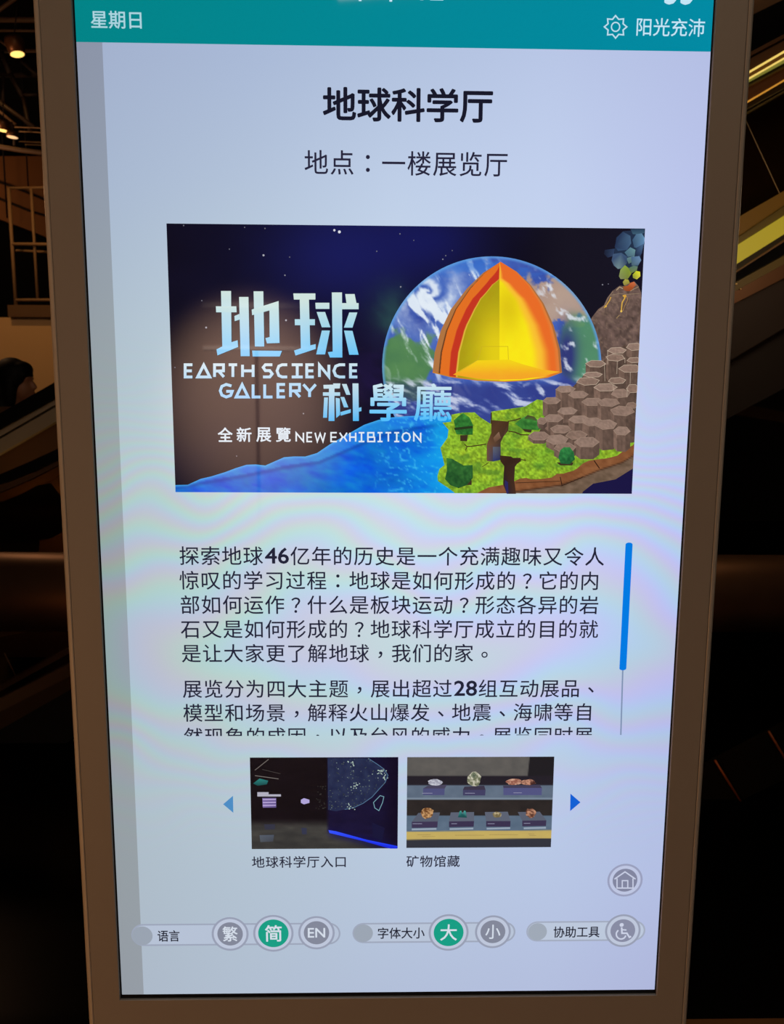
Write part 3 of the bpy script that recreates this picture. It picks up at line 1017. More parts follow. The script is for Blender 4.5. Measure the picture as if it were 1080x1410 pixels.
f.poly(z8([(710, 555), (820, 565), (840, 580), (915, 578), (920, 612), (880, 640), (860, 668), (852, 800), (870, 936), (780, 936), (742, 840), (752, 660), (715, 612)]), [(62, 42, 30), (54, 36, 26), (54, 34, 26), (64, 42, 32), (60, 38, 30), (62, 42, 32), (58, 40, 32), (64, 42, 34), (70, 46, 34), (44, 32, 44), (56, 38, 34), (52, 34, 26), (58, 38, 28)])
f.poly(z8([(760, 800), (790, 820), (795, 936), (778, 936), (758, 850)]), (44, 40, 92))
for ln, wd in (([(575, 442), (480, 458), (385, 468), (360, 445)], 1.4), ([(385, 468), (368, 505)], 1.0), ([(795, 315), (860, 325), (920, 350), (1000, 352)], 1.5), ([(790, 218), (860, 205), (920, 185)], 1.4), ([(915, 595), (970, 605)], 1.2), ([(600, 625), (535, 668)], 0.9), ([(625, 130), (625, 240)], 1.6), ([(455, 180), (500, 182)], 0.6)):
    f.stroke(z8(ln), wd, (66, 44, 26))
f.build('ground_crack', PO)
def bush(f, pts, seed, a, b):
    def fn(x, y):
        n = fbm(x / 4, y / 4, seed, 4)
        lo = (y - min(q[1] for q in pts)) / (max(q[1] for q in pts) - min(q[1] for q in pts))
        t = np.clip(0.25 + 0.9 * n - 0.35 * lo, 0, 1)
        return tuple(p + (q - p) * t for p, q in zip(a, b))
    f.paint(pts, fn, 1.4)
for k, (pts, a, b, dark) in enumerate([
        (z8([(250, 210), (300, 165), (345, 135), (410, 180), (445, 255), (440, 350), (360, 352), (280, 345), (262, 300), (268, 275)]), (22, 66, 30), (70, 160, 64), [(315, 355), (392, 352), (385, 415), (318, 412)]),
        (z8([(180, 580), (240, 590), (300, 625), (350, 655), (440, 650), (442, 780), (380, 850), (300, 880), (220, 850), (165, 790), (185, 700)]), (18, 56, 30), (64, 128, 56), [(350, 800), (430, 800), (430, 848), (360, 850)]),
        (z8([(860, 240), (930, 185), (985, 155), (1050, 170), (1090, 210), (1140, 290), (1080, 305), (930, 292)]), (30, 80, 34), (82, 160, 66), [(930, 292), (1030, 285), (1020, 330), (960, 320)]),
        (z6([(355, 1020), (370, 960), (400, 935), (450, 935), (482, 975), (492, 1035), (450, 1075), (375, 1070)]), (14, 58, 32), (60, 150, 76), [(340, 1060), (480, 1060), (470, 1085), (370, 1085)])]):
    f = Flat(9.6 if k < 3 else 10.5)
    f.poly((z8 if k < 3 else z6)(dark), (62, 48, 34))
    bush(f, pts, 110 + k, a, b)
    if k == 0:
        f.poly(z8([(255, 280), (440, 262), (442, 285), (262, 305)]), (40, 56, 30))
    if k == 2:
        f.poly(z8([(950, 190), (985, 155), (1050, 170), (1080, 215), (1010, 200)]), [(70, 80, 44), (74, 56, 38), (84, 66, 44), (70, 90, 50), (60, 110, 50)])
    f.build('shrub', PO)

# hexagonal rock columns
COLS = [(840, 135, 75, 25, 80), (985, 105, 65, 30, 60), (985, 215, 60, 22, 70), (825, 195, 75, 28, 150), (665, 245, 80, 28, 95), (950, 285, 92, 32, 130), (640, 335, 75, 22, 50),
        (840, 385, 70, 26, 70), (600, 390, 92, 32, 90), (745, 440, 92, 32, 90), (970, 450, 50, 35, 150), (415, 455, 78, 28, 110), (870, 490, 76, 36, 100), (520, 500, 78, 30, 95),
        (300, 550, 70, 28, 100), (640, 560, 88, 33, 120), (770, 565, 88, 33, 120), (960, 590, 44, 26, 120), (885, 635, 96, 40, 150), (430, 635, 78, 30, 60), (315, 695, 76, 32, 70), (220, 718, 38, 28, 35), (530, 705, 86, 32, 90),
        (640, 725, 84, 34, 130), (750, 748, 86, 40, 150), (880, 800, 66, 36, 120), (375, 785, 82, 34, 55), (505, 835, 86, 36, 60), (195, 842, 84, 36, 26), (345, 872, 88, 40, 45), (590, 892, 98, 42, 90), (410, 938, 86, 40, 55)]
Flat(9.15).paint(in_poster(z6([(600, 300), (700, 250), (770, 180), (900, 90), (1100, 80), (1100, 880), (900, 905), (700, 900), (560, 960), (420, 960), (300, 870), (180, 840), (240, 720), (240, 560), (350, 520), (360, 460), (470, 440), (520, 390)])),
                    lambda x, y: tuple(v * (0.75 + 0.5 * fbm(x / 4, y / 4, 125)) for v in (92, 73, 63)), 3.0).build('rock_mound', PO)
rnd = random.Random(8)
layer_ = 9.2
for (cx, cy, rx, ry, h) in COLS:
    f = Flat(layer_)
    layer_ += 0.03
    h = h * 1.15
    rx, ry = rx * 1.06, ry * 1.08
    rot_ = rnd.uniform(-0.25, 0.25)
    top = [(cx + rx * math.cos(rot_ + i * math.pi / 3), cy + ry * math.sin(rot_ + i * math.pi / 3)) for i in range(6)]
    lowest = sorted(top, key=lambda q: q[0])
    d = rnd.uniform(-8, 8)
    top_c = (142 + d, 117 + d, 104 + d)
    front = [i for i in range(6)]
    for i in front:
        a, b = top[i], top[(i + 1) % 6]
        if b[0] < a[0]:                              # sides that face the reader
            tone = 104 + 18 * (a[0] - cx) / rx * -1 + d
            q = z6([a, b, (b[0], b[1] + h), (a[0], a[1] + h)])
            q = in_poster(q)
            if len(q) >= 3:
                f.paint(q, lambda x, y, tone=tone: (tone * (0.8 + 0.45 * fbm(x / 2.2, y / 5, 121)), tone * 0.80 * (0.8 + 0.45 * fbm(x / 2.2, y / 5, 121)), tone * 0.70 * (0.8 + 0.45 * fbm(x / 2.2, y / 5, 121))), 2.2)
    q = in_poster(z6(top))
    if len(q) >= 3:
        f.paint(q, lambda x, y, c0=top_c: tuple(v * (0.82 + 0.34 * fbm(x / 2.5, y / 2.0, 123)) for v in c0), 2.2)
        f.stroke(q, 0.6, (154, 130, 114) if cy > 450 else (190, 170, 150), closed=True)
    f.build('rock_column', PO)
f = Flat(layer_)
for ln in ([(762, 130), (762, 250)], [(842, 220), (838, 330)], [(950, 312), (948, 412)], [(735, 240), (740, 390)], [(905, 195), (905, 240)], [(925, 440), (922, 520)], [(805, 420), (815, 470)]):
    f.stroke(z6(ln), 0.5, (188, 170, 150))
f.build('rock_outlines', PO)

# lettering of the picture
def grad(y0, y1, a=(208, 228, 222), b=(104, 196, 248)):
    return lambda x, y: tuple(p + (q - p) * min(1, max(0, (y - y0) / (y1 - y0))) for p, q in zip(a, b))
def z4(l): return [(280 + a / 4.5, 380 + b / 4.5) for a, b in l]
G1 = grad(415, 491)
f = Flat(11)
for pl in ([(110, 93), (172, 93), (175, 410), (118, 440)], [(115, 438), (175, 410), (213, 398), (216, 440), (88, 492), (82, 455)], [(78, 188), (205, 188), (207, 225), (80, 225)],
           [(222, 130), (280, 130), (288, 497), (232, 497)], [(193, 248), (224, 235), (226, 270), (195, 280)],
           [(312, 95), (372, 95), (378, 437), (320, 437)], [(300, 208), (467, 155), (467, 198), (303, 243)], [(410, 175), (467, 155), (473, 415), (412, 417)], [(385, 385), (414, 378), (412, 417), (395, 418)], [(303, 462), (488, 464), (474, 499), (306, 499)],
           [(558, 108), (695, 108), (695, 146), (562, 146)], [(567, 268), (692, 268), (692, 305), (568, 305)], [(598, 146), (655, 146), (663, 432), (605, 450)], [(563, 462), (605, 448), (663, 430), (697, 422), (697, 452), (572, 493)],
           [(695, 166), (782, 166), (782, 204), (697, 204)], [(858, 168), (963, 168), (963, 206), (858, 206)], [(797, 102), (860, 102), (862, 505), (803, 505)], [(772, 472), (804, 468), (804, 505), (785, 505)], [(880, 112), (938, 112), (950, 170), (888, 170)],
           [(703, 223), (755, 223), (788, 318), (735, 318)], [(905, 226), (955, 226), (925, 320), (872, 320)], [(735, 338), (785, 338), (755, 486), (700, 486)], [(873, 338), (925, 340), (963, 488), (905, 488)]):
    f.poly(z4(pl), G1)
f.build('poster_heading', PO)
# second pair of lines: wide geometric capitals
def arc(cx, cy, r, a0, a1, n=14):
    return [(cx + r * math.cos(math.radians(a0 + (a1 - a0) * i / n)), cy + r * math.sin(math.radians(a0 + (a1 - a0) * i / n))) for i in range(n + 1)]
GLY = {
    'E': [[(1, 0), (0, 0), (0, 1), (1, 1)], [(0.0, 0.5), (0.92, 0.5)]],
    'A': [[(0.5, 0.02), (0.0, 1), (1.0, 1), (0.5, 0.02)]],
    'R': [[(0, 1), (0, 0), (0.95, 0), (0.95, 0.5), (0.12, 0.52)], [(0.42, 0.5), (1, 1)]],
    'T': [[(0, 0), (1, 0)], [(0.5, 0), (0.5, 1)]],
    'H': [[(0, 0), (0, 1)], [(1, 0), (1, 1)], [(0, 0.5), (1, 0.5)]],
    'S': [[(1, 0), (0.25, 0), (0.02, 0.22), (0.25, 0.48), (0.72, 0.48), (0.98, 0.75), (0.72, 1), (0, 1)]],
    'C': [[(x, y) for x, y in [(0.98, 0.0), (0.5, 0.0), (0.18, 0.12), (0.02, 0.5), (0.18, 0.88), (0.5, 1.0), (0.98, 1.0)]]],
    'I': [[(0, 0), (1, 0)], [(0.5, 0), (0.5, 1)], [(0, 1), (1, 1)]],
    'N': [[(0, 1), (0, 0.03), (1, 0.97), (1, 0)]],
    'G': [[(0.92, 0.12), (0.5, 0.0), (0.15, 0.15), (0.02, 0.5), (0.15, 0.85), (0.5, 1.0), (0.85, 0.88), (0.98, 0.55), (0.5, 0.55)]],
    'L': [[(0, 0), (0, 1), (1, 1)]],
    'Y': [[(0, 0), (0.5, 0.55), (1, 0)], [(0.5, 0.5), (0.5, 1)]],
    'W': [[(0, 0), (0.22, 1), (0.5, 0.1), (0.78, 1), (1, 0)]],
    'X': [[(0, 0), (0.38, 0.5), (0, 1)], [(1, 0), (0.62, 0.5), (1, 1)], [(0.38, 0.5), (0.62, 0.5)]],
    'B': [[(0.08, 0), (0.88, 0), (0.88, 0.46), (1, 0.54), (1, 1), (0.08, 1), (0.08, 0)], [(0.08, 0.5), (0.9, 0.5)]],
    'O': [[(0.5, 0), (0.14, 0.14), (0, 0.5), (0.14, 0.86), (0.5, 1), (0.86, 0.86), (1, 0.5), (0.86, 0.14), (0.5, 0)]],
}
def caps(f, letters, y0, y1, wd, col):
    for ch, x0, x1 in letters:
        h = wd / 2
        for st in GLY[ch]:
            pts = [(x0 + h + (x1 - x0 - wd) * a, y0 + h + (y1 - y0 - wd) * b) for a, b in st]
            closed = pts[0] == pts[-1]
            f.stroke(pts[:-1] if closed else pts, wd, col, closed)
def zz1(l): return [(c_, 210 + a / 3.086, 210 + b / 3.086) for c_, a, b in l]
def zz4(l): return [(c_, 280 + a / 4.5, 280 + b / 4.5) for c_, a, b in l]
f = Flat(11)
caps(f, zz1([('E', 133, 176), ('A', 186, 250), ('R', 258, 310), ('T', 318, 366), ('H', 377, 434), ('S', 464, 516), ('C', 523, 580), ('I', 586, 645), ('E', 650, 692), ('N', 704, 756), ('C', 764, 826), ('E', 836, 877)]), 500.3, 521.0, 3.9, grad(500, 522, (206, 228, 238), (170, 212, 240)))
f.build('poster_english_text', PO)
f = Flat(11)
caps(f, zz4([('G', 95, 190), ('A', 195, 287), ('L', 300, 364), ('L', 372, 438), ('E', 454, 516), ('R', 532, 608), ('Y', 612, 706)]), 527.4, 548.6, 3.9, grad(527, 549, (170, 214, 240), (150, 204, 246)))
f.build('poster_english_text', PO)
def z5(l): return [(420 + a / 4.909, 510 + b / 4.909) for a, b in l]
G2 = grad(532, 580, (196, 222, 232), (78, 184, 244))
f = Flat(11)
for pl in ([(190, 88), (240, 88), (236, 118), (200, 118)], [(125, 98), (236, 95), (236, 122), (127, 124)], [(122, 148), (238, 148), (238, 172), (122, 172)], [(163, 118), (200, 118), (200, 342), (160, 342)], [(130, 183), (156, 183), (150, 320), (123, 320)], [(208, 185), (236, 190), (238, 300), (212, 322)],
           [(250, 92), (282, 92), (308, 165), (280, 165)], [(240, 180), (266, 180), (294, 250), (264, 250)], [(322, 88), (362, 88), (365, 342), (325, 342)], [(240, 282), (310, 262), (310, 286), (243, 306)], [(364, 253), (382, 249), (382, 275), (365, 279)]):
    f.poly(z5(pl), G2)
f.glyphs('學', 420 + 437 / 4.909, 420 + 690 / 4.909, 510 + 88 / 4.909, 510 + 344 / 4.909, G2, 0.014)
f.glyphs('廳', 420 + 738 / 4.909, 420 + 994 / 4.909, 510 + 88 / 4.909, 510 + 344 / 4.909, G2, 0.010)
f.build('poster_heading', PO)
f = Flat(11)
for ch, x0 in (('全', 300), ('新', 326), ('展', 353), ('覽', 380)):
    f.glyphs(ch, x0, x0 + 20.5, 588.5, 608.5, (226, 232, 240), 0.018)
f.build('poster_subtitle', PO)
f = Flat(11)
nx = [('N', 407, 419), ('E', 422, 431), ('W', 433, 449), ('E', 455, 465), ('X', 467, 479), ('H', 481, 491), ('I', 493, 503), ('B', 505, 517), ('I', 519, 528), ('T', 530, 540), ('I', 542, 551), ('O', 553, 566), ('N', 569, 580.5)]
caps(f, nx, 594.8, 609.0, 2.1, (224, 234, 242))
f.build('poster_subtitle', PO)

# ---- two small pictures
def z5a(l): return [(290 + a / 4.0, 1030 + b / 4.0) for a, b in l]
T1 = quad_rect(345.5, 1042.8, 548.2, 1168.6)
def hall_pic(x, y):
    fl = ss(1126, 1140, y)
    n = fbm(x / 16, y / 5, 131)
    c_ = (14 + 8 * n, 10 + 6 * n, 14 + 8 * n)
    c_ = mixc(c_, (46 + 26 * n, 46 + 24 * n, 46 + 20 * n), fl * (0.35 + 0.65 * (1 - ss(460, 540, x + (1160 - y) * 0.8))))
    wl = ss(450, 453, x) * (1 - ss(0, 3, y - (1144 + (x - 452) * 0.235)))
    c_ = mixc(c_, (17 + 10 * n, 14 + 8 * n, 40 + 18 * n), wl)
    rr = ss(520, 545, x) * wl
    c_ = mixc(c_, (14, 8, 28), 0.7 * rr)
    bl = np.exp(-((y - (1146 + (x - 452) * 0.235)) / 6.0) ** 2) * ss(448, 456, x)
    return mixc(c_, (16, 16, 120), np.clip(0.4 * bl, 0, 1))
tp = Flat(1).paint(T1, hall_pic, 2.5).build('thumbnail_picture', KIOSK)
f = Flat(2)
MAP = [(645, 55), (870, 57), (920, 90), (955, 115), (978, 150), (962, 190), (930, 225), (890, 270), (840, 305), (790, 328), (740, 338), (690, 348), (648, 340)]
def map_col(x, y):
    n = fbm(x / 6, y / 6, 141)
    return (24 + 24 * n, 30 + 28 * n, 62 + 26 * n)
f.paint(z5a(MAP), map_col, 2.5)
f.stroke(z5a([(870, 57), (920, 90), (955, 115), (978, 150), (962, 190), (930, 225), (890, 270), (840, 305), (790, 328), (740, 338)]), 0.8, (84, 118, 150))
f.stroke(z5a([(935, 262), (955, 268), (948, 300), (928, 345), (905, 330), (898, 300)]), 0.9, (120, 164, 178), closed=True)
f.build('lit_map', tp)
f = Flat(3)
rnd = random.Random(12)
mp = z5a(MAP)
n_ = 0
while n_ < 150:
    x, y = rnd.uniform(452, 535), rnd.uniform(1044, 1116)
    if not inside(mp, np.array([x]), np.array([y]))[0]:
        continue
    n_ += 1
    b = rnd.uniform(70, 190) if rnd.random() < 0.5 else rnd.uniform(50, 110)
    f.circle(x, y, rnd.uniform(0.3, 0.85), (b * 0.85, b * 0.95, b * 0.9), seg=8)
for cx, cy, k in ((940, 130, 16), (800, 205, 12), (780, 85, 10), (775, 318, 10), (955, 155, 10)):
    for i in range(k):
        x, y = z5a([(cx + rnd.gauss(0, 14), cy + rnd.gauss(0, 9))])[0]
        f.circle(x, y, rnd.uniform(0.5, 1.0), (176, 196, 186), seg=8)
f.build('city_lights', tp)
f = Flat(2)
f.poly(z5a([(650, 452), (690, 458), (860, 505), (1030, 540), (1030, 554), (990, 554), (840, 512), (655, 468)]), [(60, 90, 250), (50, 80, 255), (40, 70, 255), (30, 60, 250), (20, 40, 220), (20, 40, 220), (30, 50, 230), (50, 80, 250)])
f.build('blue_light_line', tp)
f = Flat(2)
f.poly(z5a([(890, 410), (960, 440), (945, 510), (895, 490)]), (22, 22, 56))
f.build('map_reflection', tp)
f = Flat(2)
f.poly(z5a([(285, 275), (362, 275), (362, 328), (288, 328)]), [(120, 104, 160), (112, 96, 150), (98, 84, 140), (130, 112, 170)])
for yy in (284, 300, 316):
    f.stroke(z5a([(288, yy), (360, yy - 1)]), 1.3, (190, 172, 220))
f.build('lit_screen', tp)
f = Flat(2)
f.poly(z5a([(258, 243), (320, 243), (320, 255), (388, 255), (388, 267), (258, 267)]), (176, 174, 190))
f.build('lit_sign', tp)
f = Flat(2)
f.poly(z5a([(498, 285), (515, 276), (545, 285), (545, 302), (515, 310), (498, 302)]), (176, 164, 216))
f.build('lit_screen', tp)
f = Flat(2)
f.poly(z5a([(500, 440), (530, 440), (530, 475), (505, 475)]), (50, 54, 76))
f.build('floor_reflection', tp)
f = Flat(2)
f.poly(z5a([(270, 480), (350, 478), (345, 515), (275, 518)]), [(84, 92, 104), (74, 82, 96), (64, 68, 78), (78, 84, 92)])
f.build('floor_reflection', tp)
f = Flat(2)
f.poly(z5a([(295, 420), (355, 420), (355, 448), (300, 450)]), (50, 52, 68))
f.build('floor_reflection', tp)
f = Flat(2)
f.stroke(z5a([(245, 122), (320, 62)]), 1.0, (112, 104, 100))
f.stroke(z5a([(245, 152), (375, 170)]), 0.9, (120, 112, 108))
f.stroke(z5a([(285, 118), (385, 142)]), 0.6, (74, 68, 66))
f.build('ceiling_tracks', tp)
f = Flat(2)
f.poly(z5a([(235, 195), (270, 168), (318, 180), (310, 200), (260, 208)]), [(30, 90, 90), (40, 130, 124), (40, 110, 110), (20, 80, 80), (20, 70, 70)])
f.build('green_light_patch', tp)
f = Flat(2)
for i in range(26):
    f.circle(*z5a([(rnd.uniform(580, 635), rnd.uniform(210, 345))])[0], 0.7, (62, 60, 56), seg=6)
f.build('dotted_wall', tp)

def z6a(l): return [(540 + a / 3.857, 1030 + b / 3.857) for a, b in l]
T2 = quad_rect(560.4, 1042.2, 761.2, 1167.0)
def case_pic(x, y):
    n = fbm(x / 12, y / 8, 151)
    q = (y - 1030) * 3.857
    p = (x - 540) * 3.857
    c_ = (84 + 16 * n, 82 + 14 * n, 80 + 12 * n)
    c_ = mixc(c_, (32, 30, 34), ss(733, 739, p + q * 0.1))
    c_ = mixc(c_, (36, 32, 40), ss(145, 149, q))
    c_ = mixc(c_, (86 + 16 * n, 100 + 16 * n, 118 + 16 * n), ss(195, 199, q))
    c_ = mixc(c_, (120, 134, 150), ss(262, 265, q))
    c_ = mixc(c_, (38 + 14 * n, 34 + 12 * n, 34 + 10 * n), ss(272, 275, q))
    c_ = mixc(c_, (80 + 18 * n, 98 + 18 * n, 118 + 18 * n), ss(358, 362, q))
    c_ = mixc(c_, (188 + 10 * n, 164 + 10 * n, 96), ss(443, 447, q + 0.01 * p))
    c_ = mixc(c_, (50, 52, 62), ss(486, 490, q + 0.01 * p))
    return c_
t2 = Flat(1).paint(T2, case_pic, 1.3).build('thumbnail_picture', KIOSK)
f = Flat(2)
def stand(a, b, c_, d, e, top, fr):
    """sloped plinth: top quad, then the front strip"""
    f.poly(z6a([a, b, c_, d]), top)
    f.poly(z6a([d, c_, (c_[0] - 2, c_[1] + e), (d[0] + 0, d[1] + e)]), fr)
stand((190, 200), (292, 195), (280, 215), (165, 215), 35, (72, 68, 92), (78, 80, 122))
stand((385, 205), (490, 200), (497, 222), (377, 222), 30, (60, 54, 72), (66, 64, 98))
stand((590, 200), (785, 195), (797, 212), (592, 212), 38, (66, 62, 86), (82, 84, 128))
stand((140, 345), (255, 342), (243, 390), (105, 392), 32, (86, 92, 108), (62, 54, 82))
stand((312, 342), (436, 340), (436, 388), (303, 390), 30, (92, 98, 114), (58, 50, 78))
stand((493, 340), (615, 338), (630, 388), (500, 388), 30, (92, 98, 114), (58, 50, 78))
stand((668, 340), (785, 338), (820, 384), (692, 386), 30, (88, 94, 110), (60, 52, 80))
for x0, x1, y0 in ((105, 236, 428), (306, 432, 426), (503, 628, 424), (700, 818, 422)):
    f.poly(z6a([(x0, y0), (x1, y0 - 3), (x1, y0 + 6), (x0, y0 + 9)]), (150, 164, 180))
for x0, x1, y0 in ((160, 215, 240), (388, 440, 240), (645, 690, 238), (110, 160, 402), (315, 345, 402), (508, 545, 402), (700, 735, 400)):
    f.stroke(z6a([(x0, y0), (x1, y0)]), 0.7, (150, 150, 176))
for x0, x1, y0 in ((135, 205, 460), (160, 230, 470), (335, 490, 463), (515, 670, 460), (725, 755, 456), (730, 765, 464)):
    f.stroke(z6a([(x0, y0), (x1, y0)]), 0.5, (150, 128, 76))
f.build('display_plinths', t2)
def rock(cx, cy, rx, ry, a, b, seed):
    rr = random.Random(seed)
    pts = [(cx + rx * math.cos(t) * rr.uniform(0.82, 1.1), cy + ry * math.sin(t) * rr.uniform(0.82, 1.1)) for t in [2 * math.pi * i / 14 for i in range(14)]]
    def fn(x, y):
        t = ss(0.25, 0.75, fbm(x / 2.4, y / 2.2, seed, 3))
        return tuple(p + (q - p) * t for p, q in zip(a, b))
    Flat(3 + seed * 0.001).paint(z6a(pts), fn, 1.2).build('mineral_specimen', t2)
rock(230, 183, 42, 17, (150, 150, 166), (206, 208, 218), 161)
rock(437, 168, 38, 40, (90, 96, 70), (214, 208, 190), 162)
rock(434, 145, 15, 18, (70, 80, 66), (120, 128, 104), 163)
rock(648, 180, 42, 19, (140, 84, 70), (214, 170, 146), 164)
rock(725, 182, 42, 16, (70, 40, 36), (206, 150, 124), 165)
rock(186, 345, 36, 30, (96, 58, 32), (212, 166, 114), 166)
rock(558, 354, 26, 16, (104, 92, 62), (196, 180, 146), 167)
rock(738, 345, 28, 26, (84, 50, 40), (200, 146, 116), 168)
Flat(3).poly(z6a([(350, 368), (360, 335), (368, 333), (374, 352), (384, 332), (392, 335), (398, 370)]), [(30, 80, 80), (60, 150, 142), (80, 170, 160), (30, 90, 90), (80, 166, 160), (50, 130, 126), (24, 70, 72)]).build('mineral_specimen', t2)
f = Flat(1)
f.row([('地球科学厅入口', 7, 0)], 346.6, 18.95, 1187.6, (40, 40, 58), weight=0.010)
f.build('picture_caption', KIOSK)
f = Flat(1)
f.row([('矿物馆藏', 4, 0)], 559.4, 18.75, 1186.6, (40, 40, 60), weight=0.010)
f.build('picture_caption', KIOSK)
f = Flat(1)
f.poly([(307.4, 1107.4), (320.9, 1095.8), (321.4, 1119.2)], (76, 140, 196))
f.build('arrow_button', KIOSK)
f = Flat(1)
f.poly([(799.6, 1104.8), (785.8, 1092.8), (785.4, 1116.8)], (16, 96, 212))
f.build('arrow_button', KIOSK)

# ---- round buttons
def ringed(f, cx, cy, ro, ri, line, gap, fill):
    f.circle(cx, cy, ro, line)
    f.circle(cx, cy, ro - 2.9, gap)
    f.circle(cx, cy, ri, fill)
f = Flat(1)
ringed(f, 861, 1212, 24.6, 17.2, (154, 160, 190), (190, 198, 226), (130, 134, 160))
f.build('home_button', KIOSK)
hbtn = bpy.data.objects['home_button']
f = Flat(2)
HW = (200, 206, 228)
f.stroke([(846.5, 1210.5), (861, 1200.5), (875.5, 1210.5)], 1.8, HW)
f.stroke([(850, 1209.5), (850, 1222.8), (872, 1222.8), (872, 1209.5)], 1.7, HW)
f.stroke([(857.2, 1222.4), (857.2, 1212.6), (864.8, 1212.6), (864.8, 1222.4)], 1.6, HW)
f.build('home_icon', hbtn)

def option_bar(x0, x1, ya, yb, h, knob, label, lx0, lx1, ly0, ly1, tone):
    f = Flat(2)
    f.pill(x0, x1, ya, yb, h, (157 + tone, 166 + tone, 186 + tone))
    f.pill(x0 + 2.4, x1 - 2.4, ya, yb, h - 4.8, (182 + tone, 194 + tone, 214 + tone))
    o = f.build('option_bar', KIOSK)
    k = Flat(3)
    k.circle(knob[0], knob[1], knob[2], (153 + tone, 163 + tone, 177 + tone))
    k.build('bar_knob', o)
    t = Flat(3)
    t.glyphs(label, lx0, lx1, ly0, ly1, (32, 32, 48), 0.012)
    t.build('bar_label', o)
    return o
BL = [option_bar(181, 469, 1288, 1285, 33, (196, 1288.5, 14), '语言', 217, 247.5, 1281, 1296.5, 0),
      option_bar(485.5, 710, 1285, 1283, 30.5, (500.5, 1285, 13.2), '字体大小', 520.5, 585, 1277, 1292.5, 2),
      option_bar(725, 889, 1283, 1281, 30.5, (740.5, 1283, 13), '协助工具', 762.5, 826, 1275.5, 1291, 6)]
GREY = (131, 136, 154)
GREEN = (20, 158, 132)
LNE = (152, 159, 180)
GAP = (190, 199, 219)
def rbutton(bar, cx, cy, ro, ri, fill, ch=None, bx=None, by=None, bold=0.012, chcol=(206, 214, 226), tail=0):
    f = Flat(3)
    ringed(f, cx, cy, ro, ri, LNE, GAP, fill)
    if ch:
        f.glyphs(ch, cx - bx, cx + bx, cy - by, cy + by, chcol, bold)
    return f.build('round_button', bar) if tail == 0 else f
rbutton(BL[0], 317, 1286, 25.2, 17.4, GREY, '繁', 10.4, 10.4, 0.012)
rbutton(BL[0], 376.6, 1285.2, 27.6, 20.8, GREEN, '简', 11.6, 11.4, 0.016)
rbutton(BL[0], 436, 1284.4, 25.0, 17.4, GREY, 'EN', 12, 6.6, 0.014)
rbutton(BL[1], 618, 1284, 27.6, 20.6, GREEN, '大', 11.6, 11.2, 0.012)
rbutton(BL[1], 679, 1283, 24.8, 17.2, GREY, '小', 10.4, 9.8, 0.008)
f = rbutton(BL[2], 858, 1281.5, 24.8, 17.2, (136, 140, 164), tail=1)
WC = (204, 210, 230)
f.circle(856.4, 1273.6, 2.9, WC, seg=20)
f.stroke([(856.4, 1277), (856.8, 1285), (863.6, 1285), (867.0, 1290.6), (869.4, 1289.4)], 2.3, WC)
f.stroke([(856.6, 1280.2), (863, 1280.6)], 1.8, WC)
f.stroke(arc(855.6, 1286.4, 6.6, 235, 15, 22), 2.0, WC)
f.build('round_button', BL[2])

# ================================================================== BEHIND THE KIOSK
m_rail = mat('bronze_tube_rail', (132, 96, 70), 0.42, metal=0.85, noise=(12, 0.12))
gr = thing('guard_rail', 'thick round bronze tube rail running level behind the information display', 'railing', (0, 1.7, 0))
YR = 1.7
zc = (P(60, 757, YR).z + P(60, 872, YR).z) / 2
rr = 0.5 * 113 / FPX * (YR - CAM.y) * 0.97
tube('rail_tube', [(-6.9, YR, zc + 0.012), (6.9, YR, zc - 0.012)], rr, m_rail, gr, 48)
for x in (-4.0, 4.0, 0.0):
    tube('rail_post', [(x, YR, 0.0), (x, YR, zc - rr * 0.9)], 0.05, m_rail, gr, 20)

m_silver = mat('brushed_silver_deck', (190, 172, 150), 0.4, metal=0.3, noise=(8, 0.06))
m_hand = mat('black_rubber_handrail', (5, 5, 5), 0.6, spec=0.15)
m_brown = mat('bronze_cladding', (112, 78, 50), 0.45, metal=0.4, noise=(5, 0.1))
m_tan = mat('tan_deck_panel', (140, 105, 70), 0.5, noise=(5, 0.08))
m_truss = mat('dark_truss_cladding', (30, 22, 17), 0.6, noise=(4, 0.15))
m_blk = mat('black_void_panel', (5, 5, 6), 0.7, spec=0.12)
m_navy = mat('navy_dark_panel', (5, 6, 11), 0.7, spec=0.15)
def glass_mat(name, tint, gloss):
    m = bpy.data.materials.new(name)
    m.use_nodes = True
    nt = m.node_tree
    nt.nodes.remove(nt.nodes['Principled BSDF'])
    t = nt.nodes.new('ShaderNodeBsdfTransparent')
    t.inputs[0].default_value = rgba(tint)
    g = nt.nodes.new('ShaderNodeBsdfGlossy')
    g.inputs['Roughness'].default_value = 0.08
    g.inputs[0].default_value = (1, 0.93, 0.85, 1)
    mx = nt.nodes.new('ShaderNodeMixShader')
    mx.inputs[0].default_value = gloss
    nt.links.new(t.outputs[0], mx.inputs[1])
    nt.links.new(g.outputs[0], mx.inputs[2])
    nt.links.new(mx.outputs[0], nt.nodes['Material Output'].inputs[0])
    return m
m_glass = glass_mat('smoked_balustrade_glass', (224, 208, 180), 0.05)

def band(name, lx, ly0, ly1, rx, ry0, ry1, Y, depth, m, parent, x0, x1):
    """sloping strip through (lx, ly0..ly1) and (rx, ry0..ry1), lengthened to x0..x1"""
    def e(x, a, b):
        return a + (b - a) * (x - lx) / (rx - lx)
    return slab(name, [(x0, e(x0, ly0, ry0)), (x1, e(x1, ly0, ry0)), (x1, e(x1, ly1, ry1)), (x0, e(x0, ly1, ry1))], Y, depth, m, parent)

